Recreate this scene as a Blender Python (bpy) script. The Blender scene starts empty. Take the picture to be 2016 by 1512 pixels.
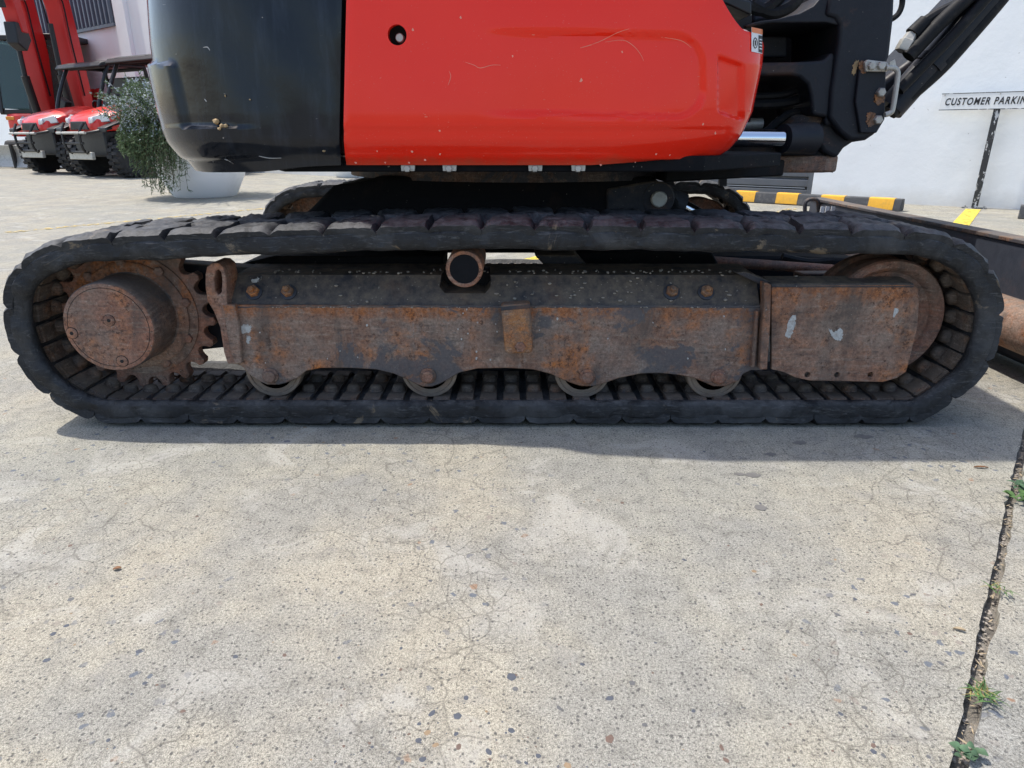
import bpy, bmesh, math, random
import numpy as np
from mathutils import Vector, Matrix, Euler

random.seed(7)
R = math.radians
SC = bpy.context.scene
COL = SC.collection

# ------------------------------------------------------------------ camera, sky, sun, exposure
FPX, PITCH, CAMH = 1320.0, R(20.2), 0.698
CP, SP = math.cos(PITCH), math.sin(PITCH)
cam = bpy.data.cameras.new('camera')
cam.sensor_width = 36.0
cam.lens = FPX / 2016 * 36.0
cam.clip_start = 0.02
cam.clip_end = 3000
cam_o = bpy.data.objects.new('camera', cam)
cam_o.location = (0, 0, CAMH)
cam_o.rotation_euler = (math.pi / 2 - PITCH, 0, 0)
COL.objects.link(cam_o)
SC.camera = cam_o

SUN = Vector((-0.44, 0.20, 1.0)).normalized()          # towards the sun
world = bpy.data.worlds.new('World')
SC.world = world
world.use_nodes = True
wn = world.node_tree
sky = wn.nodes.new('ShaderNodeTexSky')
sky.sky_type = 'NISHITA'
sky.sun_disc = False
sky.sun_elevation = math.asin(SUN.z)
sky.sun_rotation = math.atan2(SUN.x, SUN.y)
sky.air_density = 1.0
sky.dust_density = 2.0
bgn = wn.nodes['Background']
bgn.inputs[1].default_value = 0.15
wn.links.new(sky.outputs[0], bgn.inputs[0])
sl = bpy.data.lights.new('sun', 'SUN')
sl.energy = 2.7
sl.angle = R(0.6)
sl.color = (1.0, 0.95, 0.87)
sun_o = bpy.data.objects.new('sun', sl)
sun_o.rotation_euler = SUN.to_track_quat('Z', 'Y').to_euler()
sun_o.location = (-4, 2, 9)
COL.objects.link(sun_o)
SC.view_settings.view_transform = 'Standard'
SC.view_settings.look = 'None'
SC.view_settings.exposure = 0.72
SC.view_settings.gamma = 1.0
SC.view_settings.use_curve_mapping = False
SC.cycles.max_bounces = 8
SC.cycles.diffuse_bounces = 5
SC.cycles.transparent_max_bounces = 12


# ------------------------------------------------------------------ survey of the place: sight lines to known distances
def at(px, py, Y):
    u = (px - 1008) / FPX
    v = (756 - py) / FPX
    t = Y / (CP + v * SP)
    return (u * t, CAMH + (v * CP - SP) * t)


def at3(px, py, Y):
    x, z = at(px, py, Y)
    return Vector((x, Y, z))


def gnd(px, py):
    u = (px - 1008) / FPX
    v = (756 - py) / FPX
    t = CAMH / (SP - v * CP)
    return (u * t, (CP + v * SP) * t)


def topx(p):
    x, y, z = p[0], p[1], p[2] - CAMH
    d = y * CP - z * SP
    w = y * SP + z * CP
    return (1008 + FPX * x / d, 756 - FPX * w / d)


# ------------------------------------------------------------------ node helpers
class NT:
    def __init__(self, name):
        self.m = bpy.data.materials.new(name)
        self.dim = '3D'
        self.m.use_nodes = True
        self.t = self.m.node_tree
        self.b = self.t.nodes['Principled BSDF']
        self.out = self.t.nodes['Material Output']

    def n(self, typ, **kw):
        nd = self.t.nodes.new(typ)
        for k, v in kw.items():
            setattr(nd, k, v)
        return nd

    def link(self, a, b):
        self.t.links.new(a, b)

    def set(self, sock, v):
        if isinstance(v, bpy.types.NodeSocket):
            self.link(v, sock)
        elif isinstance(v, (tuple, list)) and len(v) == 3 and sock.type == 'RGBA':
            sock.default_value = (*v, 1)
        else:
            sock.default_value = v

    def pos(self, obj=False, scale=None):
        if obj:
            o = self.n('ShaderNodeTexCoord').outputs['Object']
        else:
            o = self.n('ShaderNodeNewGeometry').outputs['Position']
        if scale:
            mp = self.n('ShaderNodeMapping')
            mp.inputs['Scale'].default_value = scale
            self.link(o, mp.inputs['Vector'])
            o = mp.outputs[0]
        return o

    def noise(self, vec, scale, detail=4, rough=0.55, dist=0.0):
        nd = self.n('ShaderNodeTexNoise', noise_dimensions=self.dim)
        self.link(vec, nd.inputs['Vector'])
        nd.inputs['Scale'].default_value = scale
        nd.inputs['Detail'].default_value = detail
        nd.inputs['Roughness'].default_value = rough
        nd.inputs['Distortion'].default_value = dist
        return nd.outputs[0]

    def vor(self, vec, scale, feature='F1', rnd=1.0):
        nd = self.n('ShaderNodeTexVoronoi', feature=feature, voronoi_dimensions=self.dim)
        self.link(vec, nd.inputs['Vector'])
        nd.inputs['Scale'].default_value = scale
        nd.inputs['Randomness'].default_value = rnd
        return nd

    def ramp(self, fac, *stops, mode='LINEAR'):
        nd = self.n('ShaderNodeValToRGB')
        cr = nd.color_ramp
        cr.interpolation = mode
        while len(cr.elements) < len(stops):
            cr.elements.new(0.5)
        for e, (p, c) in zip(cr.elements, stops):
            e.position = p
            e.color = (c, c, c, 1) if isinstance(c, (int, float)) else (*c, 1)
        self.link(fac, nd.inputs[0])
        return nd.outputs[0]

    def mix(self, fac, a, b, mode='MIX'):
        nd = self.n('ShaderNodeMix', data_type='RGBA', blend_type=mode)
        self.set(nd.inputs[0], fac)
        self.set(nd.inputs[6], a)
        self.set(nd.inputs[7], b)
        return nd.outputs[2]

    def math(self, op, a, b=0.0, c=0.0, clamp=False):
        nd = self.n('ShaderNodeMath', operation=op, use_clamp=clamp)
        self.set(nd.inputs[0], a)
        self.set(nd.inputs[1], b)
        self.set(nd.inputs[2], c)
        return nd.outputs[0]

    def sep(self, v):
        nd = self.n('ShaderNodeSeparateXYZ')
        self.link(v, nd.inputs[0])
        return nd.outputs

    def upness(self):
        nz = self.sep(self.n('ShaderNodeNewGeometry').outputs['Normal'])[2]
        return nz

    def bump(self, h, strength=0.3, dist=0.01, prev=None):
        nd = self.n('ShaderNodeBump')
        nd.inputs['Strength'].default_value = strength
        nd.inputs['Distance'].default_value = dist
        self.link(h, nd.inputs['Height'])
        if prev is not None:
            self.link(prev, nd.inputs['Normal'])
        self.link(nd.outputs[0], self.b.inputs['Normal'])
        return nd.outputs[0]

    def done(self, color=None, rough=0.6, metal=0.0, spec=0.5, coat=0.0, coat_rough=0.05):
        if color is not None:
            self.set(self.b.inputs['Base Color'], color)
        self.set(self.b.inputs['Roughness'], rough)
        self.set(self.b.inputs['Metallic'], metal)
        self.set(self.b.inputs['Specular IOR Level'], spec)
        self.set(self.b.inputs['Coat Weight'], coat)
        self.set(self.b.inputs['Coat Roughness'], coat_rough)
        return self.m


M = {}


def simple(name, col, rough=0.5, metal=0.0, var=0.15, scale=30, bump=0.0, obj=False, spec=0.5, coat=0.0, dirt=None, dirt_amt=0.0):
    t = NT(name)
    p = t.pos(obj)
    f = t.noise(p, scale, 5, 0.6)
    c = t.mix(f, tuple(x * (1 - var) for x in col), tuple(min(1, x * (1 + var)) for x in col))
    if dirt:
        d = t.noise(p, scale * 0.4, 6, 0.65)
        k = t.ramp(d, (0.62 - dirt_amt * 0.25, 0.0), (0.72, dirt_amt))
        c = t.mix(k, c, dirt)
    rr = t.math('ADD', t.math('MULTIPLY', t.noise(p, scale * 1.7, 4), 0.25), rough - 0.12)
    if bump:
        t.bump(t.noise(p, scale * 2.5, 5, 0.6), bump, 0.004)
    M[name] = t.done(c, rr, metal, spec, coat)
    return M[name]


# concrete yard: cement paste, stains, hairline crazing, pits and ground-off aggregate
def concrete(name, tint=(1, 1, 1), fine=1.0):
    t = NT(name)
    t.dim = '2D'
    p = t.pos()
    a = t.noise(p, 0.9, 5, 0.6)
    b = t.noise(p, 3.6, 5, 0.62)
    c3 = t.noise(p, 26, 5, 0.72)
    c4 = t.noise(p, 235, 4, 0.75)
    c5 = t.noise(p, 620, 2, 0.6)
    col = t.mix(t.ramp(a, (0.36, 0.0), (0.64, 1.0)), (0.352, 0.340, 0.284), (0.388, 0.357, 0.284))
    col = t.mix(t.ramp(b, (0.38, 0.0), (0.62, 1.0)), t.mix(0.6, col, (0.268, 0.264, 0.242)), col)
    col = t.mix(0.9, col, t.ramp(c3, (0.30, 0.74), (0.47, 0.96), (0.60, 1.03), (0.75, 1.10)), 'MULTIPLY')
    col = t.mix(0.95, col, t.ramp(c4, (0.30, 0.22), (0.42, 0.86), (0.56, 1.07), (0.70, 1.38)), 'MULTIPLY')
    col = t.mix(0.8, col, t.ramp(c5, (0.3, 0.45), (0.5, 1.0), (0.7, 1.4)), 'MULTIPLY')
    # dark blotches (oil, worn paste)
    bl = t.noise(p, 7.5, 4, 0.55)
    blm = t.ramp(bl, (0.67, 0.0), (0.74, 0.30))
    col = t.mix(blm, col, (0.24, 0.235, 0.225))
    pale = t.ramp(t.noise(p, 5.2, 6, 0.65, 0.6), (0.56, 0.0), (0.68, 0.40))
    col = t.mix(pale, col, (0.49, 0.475, 0.43))
    # pits and sand grains
    v1 = t.vor(p, 105)
    v1c = t.sep(v1.outputs['Color'])
    pm = t.math('MULTIPLY', t.ramp(v1.outputs['Distance'], (0.16, 1.0), (0.27, 0.0)), t.math('GREATER_THAN', v1c[0], 0.72))
    # irregular, not round
    pm = t.math('MULTIPLY', pm, t.ramp(t.noise(p, 75, 3), (0.42, 0.0), (0.5, 1.0)))
    col = t.mix(t.math('MULTIPLY', pm, 0.85), col, (0.085, 0.082, 0.08))
    v3 = t.vor(p, 240)
    v3c = t.sep(v3.outputs['Color'])
    pm2 = t.math('MULTIPLY', t.ramp(v3.outputs['Distance'], (0.20, 1.0), (0.32, 0.0)), t.math('GREATER_THAN', v3c[0], 0.80))
    col = t.mix(t.math('MULTIPLY', pm2, 0.4), col, (0.09, 0.085, 0.08))
    v2 = t.vor(p, 46)
    v2c = t.sep(v2.outputs['Color'])
    warp = t.n('ShaderNodeVectorMath', operation='ADD')
    wn2 = t.n('ShaderNodeTexNoise', noise_dimensions='2D')
    t.link(p, wn2.inputs['Vector'])
    wn2.inputs['Scale'].default_value = 60
    wsc = t.n('ShaderNodeVectorMath', operation='SCALE')
    t.link(wn2.outputs['Color'], wsc.inputs[0])
    wsc.inputs['Scale'].default_value = 0.016
    t.link(p, warp.inputs[0])
    t.link(wsc.outputs[0], warp.inputs[1])
    t.link(warp.outputs[0], v2.inputs['Vector'])
    ag = t.math('MULTIPLY', t.ramp(v2.outputs['Distance'], (0.20, 1.0), (0.26, 0.0)), t.math('GREATER_THAN', v2c[1], 0.86))
    ag = t.math('MULTIPLY', ag, t.ramp(t.noise(p, 2.3, 3), (0.44, 0.1), (0.6, 1.0)))
    agc = t.ramp(v2c[2], (0.0, (0.10, 0.12, 0.155)), (0.45, (0.16, 0.165, 0.175)), (0.7, (0.27, 0.235, 0.20)), (0.9, (0.30, 0.18, 0.11)), mode='CONSTANT')
    col = t.mix(t.math('MULTIPLY', ag, 0.8), col, agc)
    # hairline crazing
    w2 = t.n('ShaderNodeTexNoise', noise_dimensions='2D')
    t.link(p, w2.inputs['Vector'])
    w2.inputs['Scale'].default_value = 9
    w2.inputs['Detail'].default_value = 2
    w2.inputs['Roughness'].default_value = 0.6
    s2 = t.n('ShaderNodeVectorMath', operation='SCALE')
    t.link(w2.outputs['Color'], s2.inputs[0])
    s2.inputs['Scale'].default_value = 0.07
    a2 = t.n('ShaderNodeVectorMath', operation='ADD')
    t.link(p, a2.inputs[0])
    t.link(s2.outputs[0], a2.inputs[1])
    cr = None
    for sc, w, mk in ((9.0, 0.022, 1.6), (21.0, 0.036, 2.7)):
        e = t.vor(a2.outputs[0], sc, 'DISTANCE_TO_EDGE').outputs['Distance']
        l = t.ramp(e, (0.0, 1.0), (w, 0.0))
        l = t.math('MULTIPLY', l, t.ramp(t.noise(p, mk, 4, 0.6), (0.46, 0.0), (0.60, 1.0)))
        cr = l if cr is None else t.math('MAXIMUM', cr, l)
    col = t.mix(t.math('MULTIPLY', cr, 0.60), col, (0.10, 0.092, 0.075))
    col = t.mix(1.0, col, tint, 'MULTIPLY')
    h = t.math('ADD', t.math('MULTIPLY', c4, 0.5), t.math('MULTIPLY', c3, 0.5))
    t.bump(h, 0.55, 0.006)
    M[name] = t.done(col, t.math('ADD', t.math('MULTIPLY', c3, 0.2), 0.72), 0, 0.3)


concrete('concrete')
concrete('concrete_pale', (0.97, 0.98, 1.0))

# joint soil
t = NT('soil')
p = t.pos()
c = t.mix(t.ramp(t.noise(p, 40, 6, 0.7), (0.35, 0.0), (0.65, 1.0)), (0.17, 0.155, 0.135), (0.32, 0.298, 0.26))
c = t.mix(t.ramp(t.noise(p, 160, 3, 0.7), (0.55, 0.0), (0.62, 1.0)), c, (0.30, 0.26, 0.21))
t.bump(t.noise(p, 90, 6, 0.7), 1.0, 0.01)
M['soil'] = t.done(c, 0.95, 0, 0.2)


# ---- rusted steel with remnants of black paint. kind of thing-own wear, no shading in it
def rust(name, paint=0.35, orange=0.3, base=((0.105, 0.058, 0.040), (0.190, 0.105, 0.068)), paintc=(0.030, 0.033, 0.040), sc=1.0, dust=0.35, obj=False, greyc=(0.13, 0.115, 0.105), band=None):
    t = NT(name)
    p = t.pos(obj)
    n1 = t.noise(p, 9 * sc, 7, 0.65, 0.3)
    n2 = t.noise(p, 34 * sc, 7, 0.7)
    n3 = t.noise(p, 130 * sc, 4, 0.7)
    st = t.noise(t.pos(obj, (6, 6, 38)), 3.2 * sc, 6, 0.65)
    c = t.mix(t.ramp(n2, (0.33, 0.0), (0.66, 1.0)), base[0], base[1])
    c = t.mix(t.ramp(t.noise(p, 5.5 * sc, 6, 0.7), (0.42, 0.0), (0.63, 0.75)), c, greyc)
    c = t.mix(t.ramp(st, (0.52, 0.0), (0.66, 0.6)), c, (0.30, 0.235, 0.185))
    c = t.mix(t.ramp(t.noise(t.pos(obj, (5, 5, 30)), 2.1 * sc, 6, 0.7), (0.56, 0.0), (0.66, 0.7)), c, (0.075, 0.062, 0.056))
    # fresh orange bloom
    o = t.math('MULTIPLY', t.ramp(n1, (0.51, 0.0), (0.64, 1.0)), t.ramp(n2, (0.36, 0.0), (0.6, 1.0)))
    c = t.mix(t.math('MULTIPLY', o, orange), c, (0.42, 0.150, 0.045))
    if band:                                   # rust bloom where water sits below the top edge
        zz = t.sep(p)[2]
        bm_ = t.ramp(t.math('ADD', t.math('MULTIPLY', t.math('SUBTRACT', zz, band), 14.0), t.math('MULTIPLY', n1, 0.9)), (0.38, 0.0), (0.74, 0.9))
        bm_ = t.math('MULTIPLY', bm_, t.ramp(t.noise(p, 52, 6, 0.75), (0.36, 0.0), (0.56, 1.0)))
        c = t.mix(bm_, c, t.mix(n3, (0.20, 0.060, 0.022), (0.38, 0.145, 0.045)))
        vs_ = t.ramp(t.noise(t.pos(obj, (9, 9, 1.6)), 3.0, 5, 0.7), (0.60, 0.0), (0.72, 0.45))
        c = t.mix(vs_, c, (0.30, 0.29, 0.27))
    c = t.mix(0.8, c, t.ramp(n3, (0.3, 0.50), (0.5, 1.0), (0.7, 1.40)), 'MULTIPLY')
    c = t.mix(0.25, c, t.ramp(t.noise(p, 330 * sc, 2, 0.6), (0.32, 0.45), (0.5, 1.0), (0.68, 1.5)), 'MULTIPLY')
    # dark pits of scale
    pit = t.ramp(t.math('ADD', t.math('MULTIPLY', t.noise(p, 85 * sc, 5, 0.8), 0.7), t.math('MULTIPLY', n1, 0.3)), (0.55, 0.0), (0.61, 0.8))
    grime = t.ramp(t.noise(t.pos(obj, (7, 7, 2.2)), 1.7 * sc, 6, 0.68, 0.3), (0.50, 0.0), (0.66, 0.75))
    c = t.mix(grime, c, t.mix(n2, (0.050, 0.040, 0.036), (0.115, 0.095, 0.082)))
    c = t.mix(pit, c, (0.045, 0.024, 0.018))
    # paint remnants with ragged border
    k = t.math('ADD', t.math('MULTIPLY', t.noise(p, 4.2 * sc, 8, 0.68, 0.5), 0.85), t.math('MULTIPLY', n2, 0.15))
    pk = t.ramp(k, (0.66 - paint * 0.4, 0.0), (0.69 - paint * 0.4, 1.0))
    c = t.mix(t.math('MULTIPLY', pk, 0.85), c, t.mix(n3, paintc, tuple(x * 2.4 for x in paintc)))
    # scratches to bright metal / lime
    w = t.ramp(t.noise(t.pos(obj, (14, 14, 60)), 6 * sc, 5, 0.75, 1.2), (0.64, 0.0), (0.69, 0.6))
    c = t.mix(w, c, (0.36, 0.34, 0.315))
    sp = t.ramp(t.noise(p, 210 * sc, 2, 0.5), (0.69, 0.0), (0.72, 0.6))
    c = t.mix(sp, c, (0.36, 0.33, 0.29))
    up = t.ramp(t.upness(), (0.35, 0.0), (0.9, 1.0))
    dn = t.math('MULTIPLY', t.math('MULTIPLY', up, dust), t.ramp(n1, (0.3, 0.35), (0.6, 1.0)))
    c = t.mix(dn, c, (0.21, 0.175, 0.135))
    t.bump(t.math('ADD', t.math('MULTIPLY', n2, 0.7), t.math('MULTIPLY', n3, 0.4)), 0.45, 0.004)
    M[name] = t.done(c, t.math('ADD', t.math('MULTIPLY', n2, 0.25), 0.55), 0.0, 0.35)


rust('rust_plate', 0.30, 1.0, ((0.145, 0.080, 0.057), (0.265, 0.155, 0.108)), (0.050, 0.050, 0.054), greyc=(0.235, 0.200, 0.172), band=0.266)
rust('rust_cover', 0.14, 0.85, ((0.170, 0.085, 0.058), (0.315, 0.172, 0.112)), (0.095, 0.092, 0.095), greyc=(0.235, 0.185, 0.150), band=0.315)
rust('rust_hub', 0.08, 0.5, ((0.175, 0.078, 0.052), (0.320, 0.150, 0.095)), (0.085, 0.072, 0.07), dust=0.2, greyc=(0.19, 0.15, 0.125))
rust('rust_dark', 0.45, 0.25, ((0.095, 0.056, 0.040), (0.190, 0.110, 0.072)), dust=0.5)
rust('rust_orange', 0.16, 1.0, ((0.22, 0.085, 0.032), (0.42, 0.20, 0.075)), (0.03, 0.026, 0.024), 2.4)
rust('rust_link', 0.20, 0.35, ((0.075, 0.052, 0.038), (0.165, 0.115, 0.080)), (0.04, 0.042, 0.048), 1.6, 0.55)
rust('hub_side', 0.42, 0.4, ((0.095, 0.062, 0.050), (0.17, 0.115, 0.09)), (0.040, 0.038, 0.040), dust=0.5)


# dusty black painted steel (frame slope, undercarriage)
def dusty_black(name, col=(0.022, 0.026, 0.036), dust=0.75, rustk=0.25, rough=0.5, dcol=(0.20, 0.17, 0.13), spec=0.28, spk=0.745):
    t = NT(name)
    p = t.pos()
    n1 = t.noise(p, 6, 7, 0.65, 0.3)
    n2 = t.noise(p, 40, 6, 0.7)
    n3 = t.noise(p, 150, 3, 0.65)
    c = t.mix(n2, col, tuple(x * 2.2 for x in col))
    c = t.mix(t.ramp(n1, (0.56, 0.0), (0.64, rustk)), c, t.mix(n2, (0.10, 0.045, 0.025), (0.22, 0.10, 0.05)))
    up = t.ramp(t.upness(), (0.2, 0.12), (0.95, 1.0))
    k = t.math('MULTIPLY', t.ramp(t.math('ADD', t.math('MULTIPLY', n2, 0.5), t.math('MULTIPLY', t.noise(p, 11, 6, 0.7), 0.5)), (0.38, 0.15), (0.6, 1.0)), t.math('MULTIPLY', up, dust))
    c = t.mix(k, c, t.mix(n3, tuple(x * 0.7 for x in dcol), tuple(x * 1.15 for x in dcol)))
    sp = t.ramp(t.noise(p, 120, 2, 0.5), (spk, 0.0), (spk + 0.03, 0.7))
    c = t.mix(sp, c, (0.28, 0.25, 0.21))
    t.bump(n2, 0.25, 0.004)
    M[name] = t.done(c, t.math('ADD', t.math('MULTIPLY', n2, 0.3), rough), 0, spec)


dusty_black('black_dusty', (0.013, 0.016, 0.024), 1.0, 0.3, 0.5, (0.26, 0.205, 0.145), spk=0.69)
dusty_black('black_steel_shaded', (0.005, 0.0055, 0.007), 0.08, 0.06, 0.6, spec=0.12)  # black steel darkened further: shade under the house put into the colour
dusty_black('black_steel', dust=0.3, rustk=0.15, rough=0.4)
dusty_black('black_hydraulic', (0.006, 0.008, 0.013), 0.06, 0.08, 0.3, spec=0.3)
dusty_black('black_cast', (0.009, 0.011, 0.016), 0.2, 0.3, 0.38)

# worn rubber: blue-grey with dry scuffing and clay
t = NT('rubber')
p = t.pos()
n1 = t.noise(p, 5, 7, 0.65, 0.5)
n2 = t.noise(p, 28, 7, 0.7, 0.6)
n3 = t.noise(p, 140, 4, 0.7)
c = t.mix(t.ramp(n2, (0.3, 0.0), (0.7, 1.0)), (0.006, 0.0068, 0.0085), (0.025, 0.0268, 0.031))
c = t.mix(t.ramp(n1, (0.5, 0.0), (0.68, 0.65)), c, (0.080, 0.083, 0.088))
sc = t.ramp(t.noise(t.pos(False, (5, 16, 30)), 4.5, 7, 0.75, 1.0), (0.55, 0.0), (0.68, 0.5))
c = t.mix(sc, c, (0.145, 0.147, 0.15))
cl = t.ramp(t.noise(p, 8.5, 7, 0.7, 0.8), (0.61, 0.0), (0.66, 0.7))
c = t.mix(cl, c, (0.20, 0.155, 0.105))
up = t.ramp(t.upness(), (0.4, 0.0), (0.95, 1.0))
c = t.mix(t.math('MULTIPLY', up, t.ramp(n2, (0.40, 0.0), (0.66, 0.7))), c, (0.125, 0.124, 0.124))
crk = t.vor(t.n('ShaderNodeNewGeometry').outputs['Position'], 30, 'DISTANCE_TO_EDGE')
t.bump(t.math('ADD', t.math('MULTIPLY', n2, 1.0), t.math('MULTIPLY', n3, 0.35)), 0.65, 0.007)
M['rubber'] = t.done(c, t.math('ADD', t.math('MULTIPLY', n2, 0.3), 0.42), 0, 0.35)

# red machine paint
t = NT('red_paint')
p = t.pos()
n = t.noise(p, 7, 5, 0.6)
c = t.mix(n, (0.90, 0.026, 0.010), (0.95, 0.034, 0.014))
z = t.sep(p)[2]
low = t.ramp(t.math('ADD', t.math('MULTIPLY', t.math('SUBTRACT', z, 0.64), 3.0), t.math('MULTIPLY', t.noise(p, 18, 6, 0.7), 0.15)), (0.06, 0.45), (0.12, 0.0))
c = t.mix(low, c, (0.36, 0.12, 0.06))
chip = t.ramp(t.noise(t.pos(False, (1, 1, 2.4)), 42, 3, 0.5), (0.75, 0.0), (0.765, 0.6))
c = t.mix(chip, c, (0.80, 0.30, 0.22))
spk = t.ramp(t.noise(p, 300, 2, 0.5), (0.70, 0.0), (0.73, 0.35))
c = t.mix(spk, c, (0.75, 0.30, 0.24))
t.bump(t.noise(p, 420, 2, 0.5), 0.02, 0.002)
M['red_paint'] = t.done(c, t.math('ADD', t.math('MULTIPLY', t.noise(p, 16, 5, 0.6), 0.10), 0.04), 0, 0.34, 0.0, 0.08)

# dark counterweight paint: scuffed, chipped, sky-reflection streaks painted in, greyer towards the bottom
t = NT('counterweight_paint')
p = t.pos()
n1 = t.noise(p, 5, 6, 0.6)
n2 = t.noise(p, 60, 6, 0.7)
c = t.mix(n1, (0.006, 0.008, 0.012), (0.011, 0.014, 0.020))
c = t.mix(t.ramp(t.noise(t.pos(False, (7, 7, 1.2)), 4, 6, 0.65, 0.4), (0.52, 0.0), (0.74, 0.14)), c, (0.10, 0.125, 0.18))  # bluish upright streaks: reflected sky painted into the colour
scr = t.ramp(t.noise(t.pos(False, (8, 8, 70)), 3.3, 4, 0.6, 0.7), (0.735, 0.0), (0.755, 0.6))
c = t.mix(scr, c, (0.40, 0.38, 0.35))
chip = t.ramp(t.noise(p, 34, 3, 0.55), (0.745, 0.0), (0.755, 0.9))
c = t.mix(chip, c, (0.55, 0.50, 0.44))
z = t.sep(p)[2]
dl = t.ramp(t.math('ADD', t.math('MULTIPLY', t.math('SUBTRACT', z, 0.6), 2.2), t.math('MULTIPLY', n2, 0.16)), (0.10, 0.5), (0.28, 0.0))
c = t.mix(dl, c, t.mix(n2, (0.014, 0.014, 0.015), (0.026, 0.026, 0.026)))
t.bump(t.noise(p, 9, 4, 0.5), 0.12, 0.01, t.bump(n2, 0.08, 0.003))
M['counterweight_paint'] = t.done(c, t.math('ADD', t.math('MULTIPLY', t.ramp(n1, (0.35, 0), (0.65, 1)), 0.12), 0.06), 0, 0.34, 0.0, 0.1)

# rendered white wall: grazing sun shows the trowel marks
t = NT('white_render')
p = t.pos()
n1 = t.noise(p, 0.7, 6, 0.6, 0.3)
n2 = t.noise(p, 30, 5, 0.6)
c = t.mix(n1, (0.86, 0.885, 0.885), (0.90, 0.915, 0.915))
c = t.mix(t.ramp(t.noise(t.pos(False, (3, 3, 0.4)), 1.2, 6, 0.7), (0.58, 0.0), (0.78, 0.12)), c, (0.70, 0.71, 0.70))
z = t.sep(p)[2]
ft = t.ramp(t.math('ADD', z, t.math('MULTIPLY', t.noise(p, 5, 6, 0.7), 0.25)), (0.10, 0.45), (0.32, 0.0))
c = t.mix(ft, c, (0.52, 0.48, 0.40))
c = t.mix(t.ramp(t.noise(p, 14, 2, 0.5), (0.77, 0.0), (0.79, 0.5)), c, (0.42, 0.41, 0.39))
t.bump(t.noise(p, 2.2, 3, 0.5), 0.22, 0.05, t.bump(n2, 0.15, 0.01))
M['white_render'] = t.done(c, 0.85, 0, 0.3)

# worn yellow line paint (bare patches are see-through to the slab)
for nm, colr, lo in (('yellow_line', (0.78, 0.60, 0.09), 0.40), ('yellow_line_faded', (0.74, 0.56, 0.22), 0.52)):
    t = NT(nm)
    p = t.pos()
    k = t.ramp(t.noise(p, 22, 7, 0.7), (lo, 0.0), (lo + 0.06, 1.0))
    t.done(t.mix(t.noise(p, 50, 4), colr, tuple(x * 0.82 for x in colr)), 0.7, 0, 0.3)
    tr = t.n('ShaderNodeBsdfTransparent')
    mx = t.n('ShaderNodeMixShader')
    t.link(k, mx.inputs[0])
    t.link(tr.outputs[0], mx.inputs[1])
    t.link(t.b.outputs[0], mx.inputs[2])
    t.link(mx.outputs[0], t.out.inputs[0])
    M[nm] = t.m

# peeling black post
t = NT('peeling_post')
p = t.pos()
k = t.ramp(t.noise(t.pos(False, (1, 1, 0.45)), 26, 6, 0.7), (0.56, 0.0), (0.59, 1.0))
M['peeling_post'] = t.done(t.mix(k, (0.03, 0.032, 0.035), (0.55, 0.56, 0.56)), 0.5)

simple('white_pot', (0.91, 0.92, 0.93), 0.5, 0, 0.03, 5, dirt=(0.45, 0.44, 0.43), dirt_amt=0.25)
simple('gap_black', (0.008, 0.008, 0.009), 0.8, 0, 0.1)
simple('galv', (0.50, 0.49, 0.45), 0.5, 0.4, 0.2, 60, 0.1, dirt=(0.20, 0.16, 0.12), dirt_amt=0.5)
simple('worn_steel', (0.22, 0.175, 0.135), 0.55, 0.1, 0.3, 90, 0.2, dirt=(0.20, 0.12, 0.08), dirt_amt=0.6)
simple('chrome', (0.85, 0.87, 0.90), 0.13, 1.0, 0.03, 20)
simple('lime_paint', (0.46, 0.47, 0.46), 0.8, 0, 0.5, 220, 0.3, dirt=(0.2, 0.13, 0.09), dirt_amt=0.6)
simple('pebble', (0.34, 0.30, 0.25), 0.8, 0, 0.5, 120, 0.2)
simple('hose', (0.010, 0.011, 0.013), 0.6, 0, 0.3, 60, 0.1, dirt=(0.06, 0.055, 0.05), dirt_amt=0.4, spec=0.2)
simple('dull_plastic', (0.012, 0.0125, 0.014), 0.45, 0, 0.3, 20)
simple('tyre', (0.018, 0.018, 0.019), 0.75, 0, 0.4, 20, 0.2, dirt=(0.09, 0.08, 0.07), dirt_amt=0.4)
simple('machine_red', (0.74, 0.030, 0.022), 0.32, 0, 0.06, 6, coat=0.3)
simple('machine_red_old', (0.56, 0.022, 0.020), 0.42, 0, 0.08, 5)
simple('lens', (0.75, 0.76, 0.78), 0.12, 0.2, 0.05, 30, coat=0.6)
simple('rim_dark', (0.05, 0.05, 0.055), 0.4, 0.5, 0.2, 30)
simple('seat_black', (0.02, 0.02, 0.022), 0.6)
simple('amber', (0.80, 0.30, 0.03), 0.3)
simple('louvre', (0.10, 0.115, 0.15), 0.45, 0.3, 0.1, 6)
simple('door_grey', (0.115, 0.125, 0.14), 0.45, 0.2, 0.12, 6, dirt=(0.2, 0.19, 0.17), dirt_amt=0.3)
simple('door_pale', (0.42, 0.44, 0.46), 0.45, 0.2, 0.1, 6)
simple('stop_black', (0.060, 0.062, 0.066), 0.75, 0, 0.3, 30, 0.2, dirt=(0.25, 0.23, 0.2), dirt_amt=0.4)
simple('stop_yellow', (0.80, 0.42, 0.035), 0.6, 0, 0.12, 30, dirt=(0.25, 0.19, 0.10), dirt_amt=0.4)
simple('sign_white', (0.82, 0.83, 0.82), 0.45, 0, 0.04, 6)
simple('sign_ink', (0.02, 0.02, 0.022), 0.5, 0, 0.1)
simple('sticker_white', (0.80, 0.80, 0.80), 0.35, 0, 0.05)
simple('sticker_orange', (0.80, 0.20, 0.04), 0.35, 0, 0.08)
simple('scratch_pale', (0.88, 0.33, 0.23), 0.6, 0, 0.2, 80)
simple('scratch_grey', (0.50, 0.49, 0.47), 0.6, 0, 0.3, 80)
simple('primer_tan', (0.42, 0.29, 0.15), 0.8, 0, 0.35, 90, 0.3)
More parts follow.
